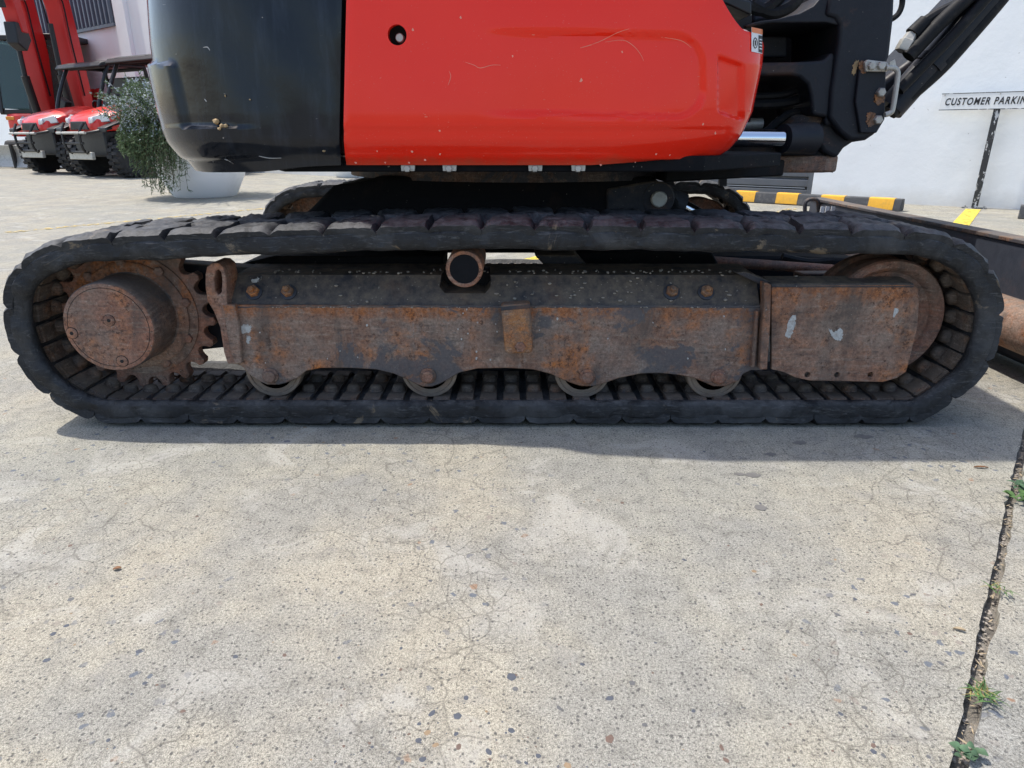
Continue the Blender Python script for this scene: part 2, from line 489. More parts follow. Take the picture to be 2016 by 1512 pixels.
simple('blue_pipe', (0.20, 0.30, 0.60), 0.25, 0.5, 0.1, 20)
simple('soil_pot', (0.06, 0.045, 0.03), 0.9, 0, 0.4, 30, 0.4)
simple('oil_stain', (0.165, 0.160, 0.150), 0.55, 0, 0.3, 60)
simple('dry_leaf', (0.20, 0.09, 0.035), 0.7, 0, 0.35, 90)
simple('straw', (0.38, 0.30, 0.19), 0.8, 0, 0.4, 60)


def leafmat(name, col, tip=None):
    t = NT(name)
    p = t.pos()
    f = t.noise(p, 35, 3)
    c = t.mix(t.ramp(f, (0.35, 0.0), (0.65, 1.0)), tuple(x * 0.6 for x in col), tuple(x * 1.35 for x in col))
    t.done(c, 0.6, 0, 0.3)
    tl = t.n('ShaderNodeBsdfTranslucent')
    t.link(c, tl.inputs[0])
    mx = t.n('ShaderNodeMixShader')
    mx.inputs[0].default_value = 0.25
    t.link(t.b.outputs[0], mx.inputs[1])
    t.link(tl.outputs[0], mx.inputs[2])
    t.link(mx.outputs[0], t.out.inputs[0])
    M[name] = t.m


leafmat('rosemary', (0.115, 0.170, 0.082))
leafmat('rosemary_bloom', (0.50, 0.55, 0.60))
leafmat('rosemary_stem', (0.13, 0.10, 0.06))
leafmat('weed', (0.10, 0.19, 0.06))
leafmat('weed_blue', (0.10, 0.18, 0.10))
leafmat('weed_dry', (0.30, 0.26, 0.10))

t = NT('glass')
t.b.inputs['Transmission Weight'].default_value = 0.6
M['glass'] = t.done((0.10, 0.17, 0.155), 0.04, 0, 0.4)


# ------------------------------------------------------------------ mesh helpers
class MB:
    def __init__(self):
        self.v, self.f = [], []

    def add(self, vs, fs):
        o = len(self.v)
        self.v += [tuple(p) for p in vs]
        self.f += [tuple(i + o for i in f) for f in fs]
        return self

    def box(self, x0, x1, y0, y1, z0, z1):
        vs = [(x, y, z) for z in (z0, z1) for y in (y0, y1) for x in (x0, x1)]
        return self.add(vs, [(0, 2, 3, 1), (4, 5, 7, 6), (0, 1, 5, 4), (2, 6, 7, 3), (0, 4, 6, 2), (1, 3, 7, 5)])

    def bar(self, p0, p1, w, h, up=(0, 0, 1)):
        p0, p1 = Vector(p0), Vector(p1)
        d = (p1 - p0).normalized()
        s = d.cross(Vector(up))
        if s.length < 1e-4:
            s = d.cross(Vector((1, 0, 0)))
        s.normalize()
        n = s.cross(d)
        vs = []
        for p in (p0, p1):
            for a, b in ((-1, -1), (1, -1), (1, 1), (-1, 1)):
                vs.append(p + s * (a * w / 2) + n * (b * h / 2))
        return self.add(vs, [(0, 1, 2, 3), (7, 6, 5, 4), (0, 4, 5, 1), (1, 5, 6, 2), (2, 6, 7, 3), (3, 7, 4, 0)])

    def prism(self, pts, y0, y1, scale1=1.0):
        n = len(pts)
        cx = sum(p[0] for p in pts) / n
        cz = sum(p[1] for p in pts) / n
        vs = [(x, y0, z) for x, z in pts] + [(cx + (x - cx) * scale1, y1, cz + (z - cz) * scale1) for x, z in pts]
        fs = [tuple(range(n)), tuple(range(2 * n - 1, n - 1, -1))]
        fs += [(i, i + n, (i + 1) % n + n, (i + 1) % n) for i in range(n)]
        return self.add(vs, fs)

    def prismx(self, pts, x0, x1):          # outline in (y, z)
        n = len(pts)
        vs = [(x0, y, z) for y, z in pts] + [(x1, y, z) for y, z in pts]
        fs = [tuple(range(n)), tuple(range(2 * n - 1, n - 1, -1))]
        fs += [(i, i + n, (i + 1) % n + n, (i + 1) % n) for i in range(n)]
        return self.add(vs, fs)

    def prismz(self, pts, z0, z1):
        n = len(pts)
        vs = [(x, y, z0) for x, y in pts] + [(x, y, z1) for x, y in pts]
        fs = [tuple(range(n)), tuple(range(2 * n - 1, n - 1, -1))]
        fs += [(i, i + n, (i + 1) % n + n, (i + 1) % n) for i in range(n)]
        return self.add(vs, fs)

    def lathe(self, prof, org, axis, seg=32, phase=0.0):
        org, ax = Vector(org), Vector(axis).normalized()
        a = ax.cross(Vector((0, 0, 1)))
        if a.length < 1e-3:
            a = Vector((1, 0, 0))
        a.normalize()
        b = ax.cross(a)
        vs, fs = [], []
        for r, h in prof:
            for k in range(seg):
                th = 2 * math.pi * k / seg + phase
                vs.append(org + ax * h + (a * math.cos(th) + b * math.sin(th)) * max(r, 1e-5))
        for j in range(len(prof) - 1):
            for k in range(seg):
                k2 = (k + 1) % seg
                fs.append((j * seg + k, j * seg + k2, (j + 1) * seg + k2, (j + 1) * seg + k))
        fs.append(tuple(range(seg - 1, -1, -1)))
        m = (len(prof) - 1) * seg
        fs.append(tuple(range(m, m + seg)))
        return self.add(vs, fs)

    def cyl(self, p0, p1, r, r1=None, seg=20):
        p0, p1 = Vector(p0), Vector(p1)
        return self.lathe([(r, 0), (r if r1 is None else r1, (p1 - p0).length)], p0, p1 - p0, seg)

    def tube(self, pts, r, seg=8, closed=False):
        pts = [Vector(p) for p in pts]
        n = len(pts)
        rr = r if isinstance(r, (list, tuple)) else [r] * n
        vs, fs = [], []
        pn = None
        for i, p in enumerate(pts):
            if closed:
                d = pts[(i + 1) % n] - pts[i - 1]
            else:
                d = pts[min(i + 1, n - 1)] - pts[max(i - 1, 0)]
            d.normalize()
            if pn is None:
                pn = d.cross(Vector((0.3, 0.2, 1))).normalized()
            pn = (pn - d * pn.dot(d)).normalized()
            b = d.cross(pn)
            for k in range(seg):
                th = 2 * math.pi * k / seg
                vs.append(p + (pn * math.cos(th) + b * math.sin(th)) * rr[i])
        for i in range(n if closed else n - 1):
            j = (i + 1) % n
            for k in range(seg):
                k2 = (k + 1) % seg
                fs.append((i * seg + k, i * seg + k2, j * seg + k2, j * seg + k))
        if not closed:
            fs.append(tuple(range(seg - 1, -1, -1)))
            fs.append(tuple(range((n - 1) * seg, n * seg)))
        return self.add(vs, fs)

    def shell(self, grid, nrm):              # closed solid from a grid of points and a matching grid of inward offsets
        a, b = len(grid), len(grid[0])
        vs = [p for row in grid for p in row] + [Vector(grid[i][j]) + Vector(nrm[i][j]) for i in range(a) for j in range(b)]
        o = a * b
        fs = []
        for i in range(a - 1):
            for j in range(b - 1):
                q = (i * b + j, i * b + j + 1, (i + 1) * b + j + 1, (i + 1) * b + j)
                fs.append(q)
                fs.append(tuple(x + o for x in reversed(q)))
        rim = [(i, 0) for i in range(a)] + [(a - 1, j) for j in range(1, b)] + [(i, b - 1) for i in range(a - 2, -1, -1)] + [(0, j) for j in range(b - 2, 0, -1)]
        for k in range(len(rim)):
            p, q = rim[k], rim[(k + 1) % len(rim)]
            i0, i1 = p[0] * b + p[1], q[0] * b + q[1]
            fs.append((i0, i1, i1 + o, i0 + o))
        return self.add(vs, fs)

    def mesh(self, name, mat, angle=35, recalc=True):
        me = bpy.data.meshes.new(name)
        me.from_pydata(self.v, [], self.f)
        if recalc:
            bm = bmesh.new()
            bm.from_mesh(me)
            bmesh.ops.recalc_face_normals(bm, faces=bm.faces)
            bm.to_mesh(me)
            bm.free()
        if angle:
            me.shade_smooth()
            me.set_sharp_from_angle(angle=R(angle))
        if mat:
            me.materials.append(M[mat])
        me.update()
        return me

    def build(self, name, mat, parent=None, bevel=0.0, seg=2, angle=35, recalc=True):
        o = bpy.data.objects.new(name, self.mesh(name, mat, angle, recalc))
        put(o, parent)
        if bevel:
            b = o.modifiers.new('bevel', 'BEVEL')
            b.width = bevel
            b.segments = seg
            b.limit_method = 'ANGLE'
            b.angle_limit = R(40)
        return o


WORLD = {}


def put(o, parent=None):
    COL.objects.link(o)
    if parent is not None:
        o.parent = parent
        if parent.name in WORLD:
            o.matrix_parent_inverse = WORLD[parent.name]
    return o


def tag(o, label=None, cat=None, group=None, kind=None):
    if label:
        o['label'] = label
    if cat:
        o['category'] = cat
    if group:
        o['group'] = group
    if kind:
        o['kind'] = kind
    return o


def empty(name, loc, rz=0.0, world=False):
    o = bpy.data.objects.new(name, None)
    o.location = loc
    o.rotation_euler = (0, 0, rz)
    o.empty_display_size = 0.2
    COL.objects.link(o)
    if world:          # children are modelled in yard coordinates
        WORLD[o.name] = Matrix.Translation(-Vector(loc))
    return o


def inst(src, parent, loc, rot=(0, 0, 0), scale=(1, 1, 1)):
    o = src.copy()
    COL.objects.link(o)
    o.parent = parent
    o.location, o.rotation_euler, o.scale = loc, rot, scale
    return o


def copy_tree(o, parent=None):
    c = o.copy()
    COL.objects.link(c)
    c.parent = parent
    for ch in o.children:
        copy_tree(ch, c)
    return c


def cut(o, *cutters):
    for i, mb in enumerate(cutters):
        me = mb.mesh('cutter', None, 0)
        co = bpy.data.objects.new('cutter', me)
        COL.objects.link(co)
        md = o.modifiers.new('cut', 'BOOLEAN')
        md.operation = 'DIFFERENCE'
        md.solver = 'EXACT'
        md.object = co
        o.modifiers.move(len(o.modifiers) - 1, 0)
        bpy.context.view_layer.update()
        dg = bpy.context.evaluated_depsgraph_get()
        keep = [(m.type, m.width, m.segments, m.angle_limit) for m in o.modifiers if m.type == 'BEVEL']
        for m in list(o.modifiers):
            if m.type == 'BEVEL':
                o.modifiers.remove(m)
        dg = bpy.context.evaluated_depsgraph_get()
        nm = bpy.data.meshes.new_from_object(o.evaluated_get(dg))
        o.modifiers.clear()
        old = o.data
        o.data = nm
        bpy.data.meshes.remove(old)
        for (ty, w, s, a) in keep:
            b = o.modifiers.new('bevel', 'BEVEL')
            b.width, b.segments, b.limit_method, b.angle_limit = w, s, 'ANGLE', a
        bpy.data.objects.remove(co)
    nm.set_sharp_from_angle(angle=R(35))
    return o


def px(pts, Y):
    return [at(x, y, Y) for x, y in pts]


def smooth(e0, e1, x):
    t = min(1, max(0, (x - e0) / (e1 - e0)))
    return t * t * (3 - 2 * t)


def catmull(pts, n=8, closed=False):
    P = [Vector(p) for p in pts]
    out = []
    m = len(P)
    for i in range(m if closed else m - 1):
        p0 = P[i - 1] if (closed or i > 0) else P[0]
        p1, p2 = P[i], P[(i + 1) % m]
        p3 = P[(i + 2) % m] if (closed or i + 2 < m) else P[-1]
        for k in range(n):
            t = k / n
            out.append(0.5 * ((2 * p1) + (-p0 + p2) * t + (2 * p0 - 5 * p1 + 4 * p2 - p3) * t * t + (-p0 + 3 * p1 - 3 * p2 + p3) * t ** 3))
    if not closed:
        out.append(P[-1])
    return out


# ------------------------------------------------------------------ the yard
WM, WY0 = 0.73, 10.9                       # building line  Y = WY0 - WM * X
WL = math.hypot(1, WM)
WT = Vector((1 / WL, -WM / WL, 0))         # along the wall, to the right
WN = Vector((-WM / WL, -1 / WL, 0))        # out of the wall, towards the yard
WRZ = math.atan2(WT.y, WT.x)


def wall_s(pxx, py):                        # distance along the wall (from X = 0) where a sight line meets it
    u = (pxx - 1008) / FPX / (CP + (756 - py) / FPX * SP)
    X = u * WY0 / (1 + WM * u)
    return X * WL


def wpt(s, out, z):
    return Vector((0, WY0, z)) + WT * s + WN * out


ground = tag(MB().box(-600, 600, -600, 600, -0.6, -0.016).build('ground', 'soil', None, angle=0), kind='structure')

jd = Vector((0.68, 0.845)).normalized()
jn = Vector((jd.y, -jd.x))
j0 = Vector((0.53, 0.586))


def joint_edge(side):
    rnd = random.Random(11 + side)
    pts = []
    s = -3.0
    while s < 3.2:
        w = -0.011 if side < 0 else 0.005 + 0.002 * math.sin(s * 7.0)
        amp = 0.0015 if side < 0 else 0.003
        off = w + rnd.uniform(-amp, amp) + (0.0015 * math.sin(s * 23) if side > 0 else 0.001 * math.sin(s * 17))
        if side < 0 and rnd.random() < 0.06:
            off -= rnd.uniform(0.002, 0.007)
        q = j0 + jd * s + jn * off
        pts.append((q.x, q.y))
        s += rnd.uniform(0.012, 0.03)
    return pts


def slab(name, edge, far, mat):
    mb = MB()
    e0, e1 = Vector(edge[0]), Vector(edge[-1])
    a = e0 - jd * 12
    b = e1 + jd * 70
    loop = [tuple(a)] + edge + [tuple(b), tuple(b + jn * far), tuple(a + jn * far)]
    mb.prismz(loop, -0.11, 0.0)
    o = mb.build(name, mat, None, angle=0)
    return tag(o, kind='structure')


slab('concrete_slab', joint_edge(-1), -70, 'concrete')
slab('concrete_slab', joint_edge(1), 60, 'concrete_pale')

# painted lines
def line(p, q, w, mat, label):
    p, q = Vector(p), Vector(q)
    d = (q - p).normalized()
    n = Vector((d.y, -d.x)) * w / 2
    mb = MB().prismz([tuple(p + n), tuple(q + n), tuple(q - n), tuple(p - n)], 0.0035, 0.0045)
    return tag(mb.build('painted_line', mat, None, angle=0), label, 'line marking')


wn2 = Vector((WN.x, WN.y))
pl = Vector(gnd(1916, 412.5))
line(pl, pl + wn2 * 1.75, 0.13, 'yellow_line', 'bright yellow parking line running from the foot of the sign post').__setitem__('kind', 'structure')
pl = Vector(gnd(1560, 411))
line(pl, pl + wn2 * 2.6, 0.10, 'yellow_line_faded', 'faded orange-yellow parking line beyond the striped wheel stop')['kind'] = 'structure'
pl = Vector(gnd(565, 407))
line(pl + wn2 * -1.5, pl + wn2 * 2.6, 0.10, 'yellow_line_faded', 'worn yellow line on the concrete behind the left end of the track')['kind'] = 'structure'
pl = Vector(gnd(1046, 513))
line(pl + wn2 * -1.0, pl + wn2 * 0.9, 0.11, 'yellow_line', 'yellow line seen through the gap above the track frame')['kind'] = 'structure'

# ------------------------------------------------------------------ the excavator
YN, TW = 1.573, 0.35
DY = 1.79
YC = YN + (DY + TW) / 2
EX = empty('mini_excavator', (0, YC, 0), world=True)
tag(EX, 'orange-red and black mini excavator on rusty rubber-tracked undercarriage filling the foreground', 'excavator')


def sub(o):
    return o


# ---- track path (outer face of the tread lugs, side view)
outer_px = [(170, 470), (304, 464), (460, 457), (600, 452), (760, 447), (915, 444), (1100, 445), (1300, 447), (1450, 449), (1600, 452), (1740, 454), (1810, 457), (1868, 467), (1908, 486), (1940, 512),
            (1962, 548), (1977, 597), (1975, 637), (1966, 677), (1952, 714), (1931, 746), (1900, 775), (1863, 802), (1823, 825), (1775, 839), (1700, 841), (1500, 841), (1250, 841), (1000, 841), (750, 841), (500, 841), (330, 840), (243, 837), (167, 823),
            (91, 782), (42, 727), (14, 663), (4, 610), (9, 562), (27, 528), (62, 500), (110, 480)]
pp = [Vector(at(x, y, YN)) for x, y in outer_px]
cc = catmull([(p.x, p.y, 0) for p in pp], 10, True)
cc = [Vector((p.x, max(p.y, 0.0125))) for p in cc]
NS = 88
NP = NS * 8
acc = [0.0]
for i in range(len(cc)):
    acc.append(acc[-1] + (cc[(i + 1) % len(cc)] - cc[i]).length)
TL = acc[-1]


def path_at(s):
    s = s % TL
    i = int(np.searchsorted(acc, s, side='right') - 1)
    i = min(i, len(cc) - 1)
    f = (s - acc[i]) / max(1e-9, acc[i + 1] - acc[i])
    return cc[i].lerp(cc[(i + 1) % len(cc)], f)


def path_frame(s, inset=0.0):
    p = path_at(s)
    d = path_at(s + 0.03) - path_at(s - 0.03)
    d.normalize()
    n = Vector((-d.y, d.x))
    th = math.atan2(-d.y, d.x)
    return p - n * inset, th, n


LUG = 0.023
INS = 0.010          # the outer edge of the belt lies this far inside the traced contour
BT = 0.024
LIP = 0.047


def belt_mesh():
    half = [(0.058, -BT), (0.040, -BT - 0.006), (0.028, -LIP + 0.004), (0.018, -LIP), (0.007, -LIP + 0.003), (0.001, -LIP + 0.011), (0.0, -0.020), (0.002, -0.006), (0.008, -0.001), (0.020, 0.0), (0.10, 0.001)]
    prof = half + [(TW / 2, 0.0)] + [(TW - v, t_) for v, t_ in reversed(half)] + [(TW / 2, -BT - 0.001)]
    mb = MB()
    m = len(prof)
    rnd = random.Random(3)
    ph = [rnd.uniform(0, 6.28) for _ in range(6)]
    for k in range(NP):
        s = k / NP * TL
        p, th, n = path_frame(s, INS)
        a = 2 * math.pi * s / TL
        for j, (v, t) in enumerate(prof):
            wob = 0.0018 * math.sin(a * 17 + ph[0]) + 0.0012 * math.sin(a * 41 + ph[1]) + 0.0008 * math.sin(a * 83 + ph[2] + v * 9)
            # side scallops under each lug
            sc = 0.004 * math.cos(a * NS / 2) if (t > -0.025 and v < 0.03) else 0.0
            vv = v + (wob * 1.2 - sc * 0.6 if v < 0.03 else wob * 0.6 if v > TW - 0.03 else 0)
            q = p + n * (t + wob * 0.6)
            mb.v.append((q.x, YN + vv, q.y))
    for k in range(NP):
        k2 = (k + 1) % NP
        for j in range(m):
            j2 = (j + 1) % m
            mb.f.append((k * m + j, k * m + j2, k2 * m + j2, k2 * m + j))
    return mb


def lug_mesh(k, side):
    """one worn tread lug laid along the belt: s along the path, v across from the outer edge"""
    rnd = random.Random(200 + k * 2 + side)
    pitch = TL / (NS // 2)
    s0 = (k + 0.5 * side) * pitch
    nx, ny = 13, 12
    Wd = 0.200
    hs = rnd.uniform(0.86, 1.0)
    bump = [rnd.uniform(-1, 1) for _ in range(8)]
    g, low = [], []
    for i in range(nx):
        for j in range(ny):
            a, b = i / (nx - 1) * 2 - 1, j / (ny - 1)
            half = pitch * 0.495 * (1.0 - 0.34 * smooth(0.30, 1.0, b))
            ds = a * half + 0.020 * (b - 0.25) + 0.003 * bump[0] * math.sin(b * 7 + bump[1] * 3)
            v = 0.0008 + 0.002 * bump[3] * math.sin(a * 2.5) * (1 - b) + b * Wd
            ea = 0.28 + 0.72 * smooth(0.0, 0.24 + 0.06 * bump[2], 1 - abs(a))
            if abs(a) > 0.999:
                ea = 0.0
            eb = (0.52 + 0.48 * smooth(0.0, 0.09, b)) * smooth(1.0, 0.90, b)
            h = LUG * hs * ea * eb + (0.0012 * bump[3] * math.sin(a * 3 + b * 9 + bump[4] * 3) + rnd.uniform(-0.0030, 0.0014)) * eb
            # chunks torn from the leading edge
            if bump[5] > 0.0:
                h -= 0.012 * smooth(0.35, 0.0, math.hypot((a - bump[6]) * 1.0, (b - 0.15 - 0.3 * abs(bump[7])) * 2.2)) * eb
            p, th, n = path_frame(s0 + ds, INS)
            q = p + n * (h - 0.001)
            r = p - n * 0.012
            g.append((q.x, YN + (TW - v if side else v), q.y))
            low.append((r.x, YN + (TW - v - 0.004 if side else v + 0.004), r.y))
    mb = MB()
    mb.v = g + low
    o = len(g)
    for i in range(nx - 1):
        for j in range(ny - 1):
            mb.f.append((i * ny + j, i * ny + j + 1, (i + 1) * ny + j + 1, (i + 1) * ny + j))
    rim = [(i, 0) for i in range(nx)] + [(nx - 1, j) for j in range(1, ny)] + [(i, ny - 1) for i in range(nx - 2, -1, -1)] + [(0, j) for j in range(ny - 2, 0, -1)]
    for m in range(len(rim)):
        p, q = rim[m], rim[(m + 1) % len(rim)]
        mb.f.append((p[0] * ny + p[1], q[0] * ny + q[1], q[0] * ny + q[1] + o, p[0] * ny + p[1] + o))
    return mb.mesh('tread_lug', 'rubber', 42)


def link_mesh():
    mb = MB()
    # core plate, two guide horns, origin on the inner belt face, z pointing into the loop = -n
    mb.box(-0.021, 0.021, 0.055, 0.295, -0.002, 0.005)
    for y0, y1 in ((0.062, 0.108), (0.242, 0.288)):
        mb.add([(-0.023, y0, 0.0), (0.023, y0, 0.0), (0.023, y1, 0.0), (-0.023, y1, 0.0), (-0.021, y0 + 0.003, 0.009), (0.021, y0 + 0.003, 0.009), (0.021, y1 - 0.003, 0.009), (-0.021, y1 - 0.003, 0.009)],
               [(0, 1, 2, 3), (4, 5, 6, 7), (0, 1, 5, 4), (1, 2, 6, 5), (2, 3, 7, 6), (3, 0, 4, 7)])
    for y0, y1 in ((0.118, 0.152), (0.198, 0.232)):
        c, hw = (y0 + y1) / 2, (y1 - y0) / 2
        vs, fs = [], []
        lv = ((0.0, 0.019, 1.0), (0.013, 0.017, 0.86), (0.020, 0.014, 0.66), (0.0225, 0.008, 0.35))
        for z, hx, ky in lv:
            for q in range(8):
                an = math.pi / 8 + q * math.pi / 4
                vs.append((max(-hx, min(hx, hx * 1.25 * math.cos(an))), c + max(-hw * ky, min(hw * ky, hw * ky * 1.25 * math.sin(an))), z))
        for l in range(3):
            for q in range(8):
                fs.append((l * 8 + q, l * 8 + (q + 1) % 8, l * 8 + 8 + (q + 1) % 8, l * 8 + 8 + q))
        fs.append(tuple(range(24, 32)))
        fs.append(tuple(range(7, -1, -1)))
        mb.add(vs, fs)
    return mb.mesh('steel_link', 'rust_link', 50)


BELT = belt_mesh().mesh('rubber_track', 'rubber', 40)
LUGM = {(k, sd): lug_mesh(k, sd) for k in range(NS // 2) for sd in (0, 1)}
LINKM = link_mesh()
rl = random.Random(5)
for ti, yo in enumerate((0.0, DY)):
    tr = bpy.data.objects.new('rubber_track', BELT)
    put(tr, EX)
    tr.location = (0, yo, 0)
    tag(tr, 'near rubber track with worn lugs' if ti == 0 else 'far rubber track')
    for k in range(NS // 2):
        for side in (0, 1):
            o = bpy.data.objects.new('tread_lug', LUGM[(k, side)])
            COL.objects.link(o)
            o.parent = tr
    for k in range(NS):
        p, th, n = path_frame((k + 0.5) * TL / NS, INS + BT)
        o = bpy.data.objects.new('steel_link', LINKM)
        COL.objects.link(o)
        o.parent = tr
        o.location = (p.x, YN, p.y)
        o.rotation_euler = (0, th + math.pi, 0)

# ---- track frame (near), built once, copied mirrored for the far side
YP = 1.638
fr_parts = []
frame = MB().prismx([(1.645, 0.298), (1.70, 0.369), (1.845, 0.372), (1.845, 0.145), (1.645, 0.145)], at(447, 560, 1.645)[0], at(1502, 560, 1.645)[0])
frame_o = frame.build('track_frame', 'black_dusty', EX, bevel=0.006)
notch = MB().prism(px([(866, 548), (872, 541), (890, 538), (940, 538), (958, 541), (965, 550), (965, 568), (955, 579), (875, 579), (864, 568)], 1.66), 1.60, 1.80)
cut(frame_o, notch)
MB().prism(px([(860, 583), (860, 530), (968, 530), (968, 583)], 1.78), 1.775, 1.785).build('recess_back', 'gap_black', frame_o)

plate = [(449, 600), (700, 602), (1000, 603), (1300, 604), (1502, 605), (1502, 730), (1480, 729), (1464, 736), (1454, 750), (1441, 756), (1428, 761), (1404, 761), (1388, 754), (1370, 746), (1340, 739), (1300, 735), (1262, 736), (1218, 745), (1190, 755), (1168, 761), (1146, 761),
         (1128, 756), (1108, 748), (1085, 737), (1050, 728), (1000, 725), (940, 726), (905, 734), (880, 749), (864, 757), (850, 762), (832, 762), (820, 757), (800, 747), (775, 736), (740, 728), (690, 725), (630, 725), (602, 731), (586, 745), (564, 754),
         (550, 758), (526, 758), (512, 752), (498, 743), (488, 736), (478, 723), (464, 716), (455, 690), (449, 640)]
side_plate = MB().prism(px(plate, YP), YP, YP + 0.012).build('side_plate', 'rust_plate', frame_o, bevel=0.003)
# welded seam along the top of the plate
MB().tube([at3(x, 604 + 0.8 * math.sin(x * .7), YP + 0.003) for x in range(452, 1500, 12)], 0.004, 6).build('weld_bead', 'rust_dark', frame_o)

# left end plate with slot
endp = MB().prism(px([(404, 540), (407, 526), (417, 517), (430, 518), (440, 526), (445, 548), (446, 590), (452, 640), (461, 700), (468, 717), (448, 716), (441, 695), (433, 645), (421, 614), (408, 592), (404, 565)], 1.625), 1.625, 1.70).build('end_plate', 'rust_hub', frame_o, bevel=0.004)
cut(endp, MB().prism(px([(421, 548), (424, 534), (430, 530), (435, 536), (437, 552), (436, 575), (430, 581), (423, 572)], 1.625), 1.58, 1.75))
MB().prism(px([(438, 600), (462, 600), (470, 640), (476, 716), (462, 717), (452, 690)], 1.622), 1.622, 1.64).build('end_gusset', 'rust_plate', frame_o, bevel=0.003)

# idler cover plate and its flanges
cover = MB().prism(px([(1519, 563), (1650, 562), (1797, 561), (1807, 568), (1809, 600), (1806, 645), (1795, 690), (1784, 732), (1766, 744), (1738, 752), (1592, 749), (1566, 743), (1542, 732), (1519, 727)], 1.628), 1.628, 1.640).build('cover_plate', 'rust_cover', frame_o, bevel=0.003)
holes = []
for hx in (1590, 1648, 1714):
    c0 = at3(hx, 738, 1.628)
    holes.append(MB().cyl(c0 + Vector((0, -.03, 0)), c0 + Vector((0, .04, 0)), 0.0075, seg=14))
cut(cover, *holes)
x0, z0 = at(1519, 562, 1.628)
x1, z1 = at(1800, 561, 1.628)
MB().prismx([(1.626, z0 - 0.004), (1.632, z0 + 0.004), (1.70, z0 + 0.010), (1.70, z0 - 0.002), (1.642, z0 - 0.010)], x0, x1).build('cover_flange', 'black_dusty', frame_o, bevel=0.002)
MB().prism(px([(1504, 556), (1519, 560), (1517, 640), (1511, 728), (1496, 728), (1500, 640), (1505, 600)], 1.612), 1.612, 1.642).build('flange_rib', 'rust_cover', frame_o, bevel=0.003)
MB().prism(px([(1488, 612), (1494, 612), (1492, 660), (1487, 724), (1479, 724), (1484, 660)], 1.622), 1.622, 1.640).build('flange_rib', 'rust_plate', frame_o, bevel=0.003)
MB().prism(px([(1440, 532), (1460, 530), (1526, 556), (1520, 566), (1502, 562)], 1.69), 1.655, 1.70).build('corner_gusset', 'black_dusty', frame_o, bevel=0.003)

# roller bosses and rollers
for bx_, by_, rx_, rb in ((533, 739, 541, 777.5), (843, 739, 846, 778.5), (1156, 741, 1146, 780), (1415, 741, 1405, 780.5)):
    zb = at(rx_, rb, 1.665)[1]
    cx = at(rx_, 725, 1.665)[0]
    ro = MB().lathe([(0.02, 0), (0.050, 0.0), (0.054, 0.004), (0.062, 0.008), (0.070, 0.004), (0.072, 0.010), (0.072, 0.034), (0.060, 0.050), (0.060, 0.12), (0.072, 0.136), (0.072, 0.165), (0.06, 0.17)], (cx, 1.655, zb + 0.072), (0, 1, 0), 40).build('track_roller', 'rust_link', frame_o, angle=30)
    MB().lathe([(0.0625, 0.0), (0.0640, -0.003), (0.0715, -0.003), (0.0735, 0.002), (0.0735, 0.030), (0.0720, 0.034), (0.0630, 0.034)], (cx, 1.655, zb + 0.0735), (0, 1, 0), 44).build('roller_rim', 'worn_steel', ro, angle=30)
    c0 = at3(bx_, by_, YP)
    MB().lathe([(0.021, 0), (0.021, 0.004), (0.0195, 0.006), (0.015, 0.007), (0.015, 0.013), (0.013, 0.015)], c0, (0, -1, 0), 24).build('roller_bolt', 'rust_hub', ro)

# bolts on the sloped face
sn = Vector((0, -(0.369 - 0.298), 0.055)).normalized()
for bx_, by_ in ((500, 572), (568, 573), (1322, 573), (1390, 573)):
    f = (590 - by_) / 50
    yy = 1.645 + 0.055 * 0.45
    c0 = Vector((at(bx_, by_, yy)[0], yy, 0.298 + 0.071 * 0.45))
    mb = MB().lathe([(0.021, -0.004), (0.021, 0.004), (0.017, 0.005)], c0, sn, 20)
    bo = mb.build('washer', 'black_steel', frame_o)
    MB().lathe([(0.0155, 0.004), (0.0155, 0.015), (0.0135, 0.017), (0.008, 0.0175), (0.0075, 0.026), (0.006, 0.027)], c0, sn, 6, 0.3).build('bolt_head', 'rust_orange', bo, angle=25)

# step bracket on the plate
stp = MB().prism(px([(986, 606), (990, 601), (1038, 598), (1044, 601), (1050, 686), (1046, 695), (1000, 697), (994, 690)], 1.600), 1.600, 1.642).build('step_bracket', 'rust_orange', frame_o, bevel=0.004)
c0 = at3(1024, 683, 1.600)
MB().lathe([(0.014, 0), (0.014, 0.004), (0.012, 0.006)], c0, (0, -1, 0), 6).build('bracket_bolt', 'rust_hub', stp)
MB().prism(px([(986, 604), (1044, 599), (1044, 607), (986, 612)], 1.5985), 1.5985, 1.603).build('bracket_cap', 'black_dusty', stp, bevel=0.001)

# carrier roller
c0 = at3(914, 530, 1.600)
cr = MB().lathe([(0.030, 0.006), (0.034, 0.003), (0.036, 0), (0.043, 0.0), (0.045, 0.004), (0.045, 0.20), (0.03, 0.21)], c0, (0, 1, 0), 36).build('carrier_roller', 'rust_hub', frame_o, angle=30)
MB().lathe([(0.0355, 0.005), (0.0355, 0.009), (0.02, 0.0095)], c0 - Vector((0, 0.0035, 0)), (0, 1, 0), 32).build('end_cap', 'black_steel_shaded', cr)

# grit lying on the slope and ledges
mb = MB()
rg = random.Random(9)
ico = bmesh.new()
bmesh.ops.create_icosphere(ico, subdivisions=1, radius=1)
IV = [v.co.copy() for v in ico.verts]
IF = [tuple(v.index for v in f.verts) for f in ico.faces]
ico.free()


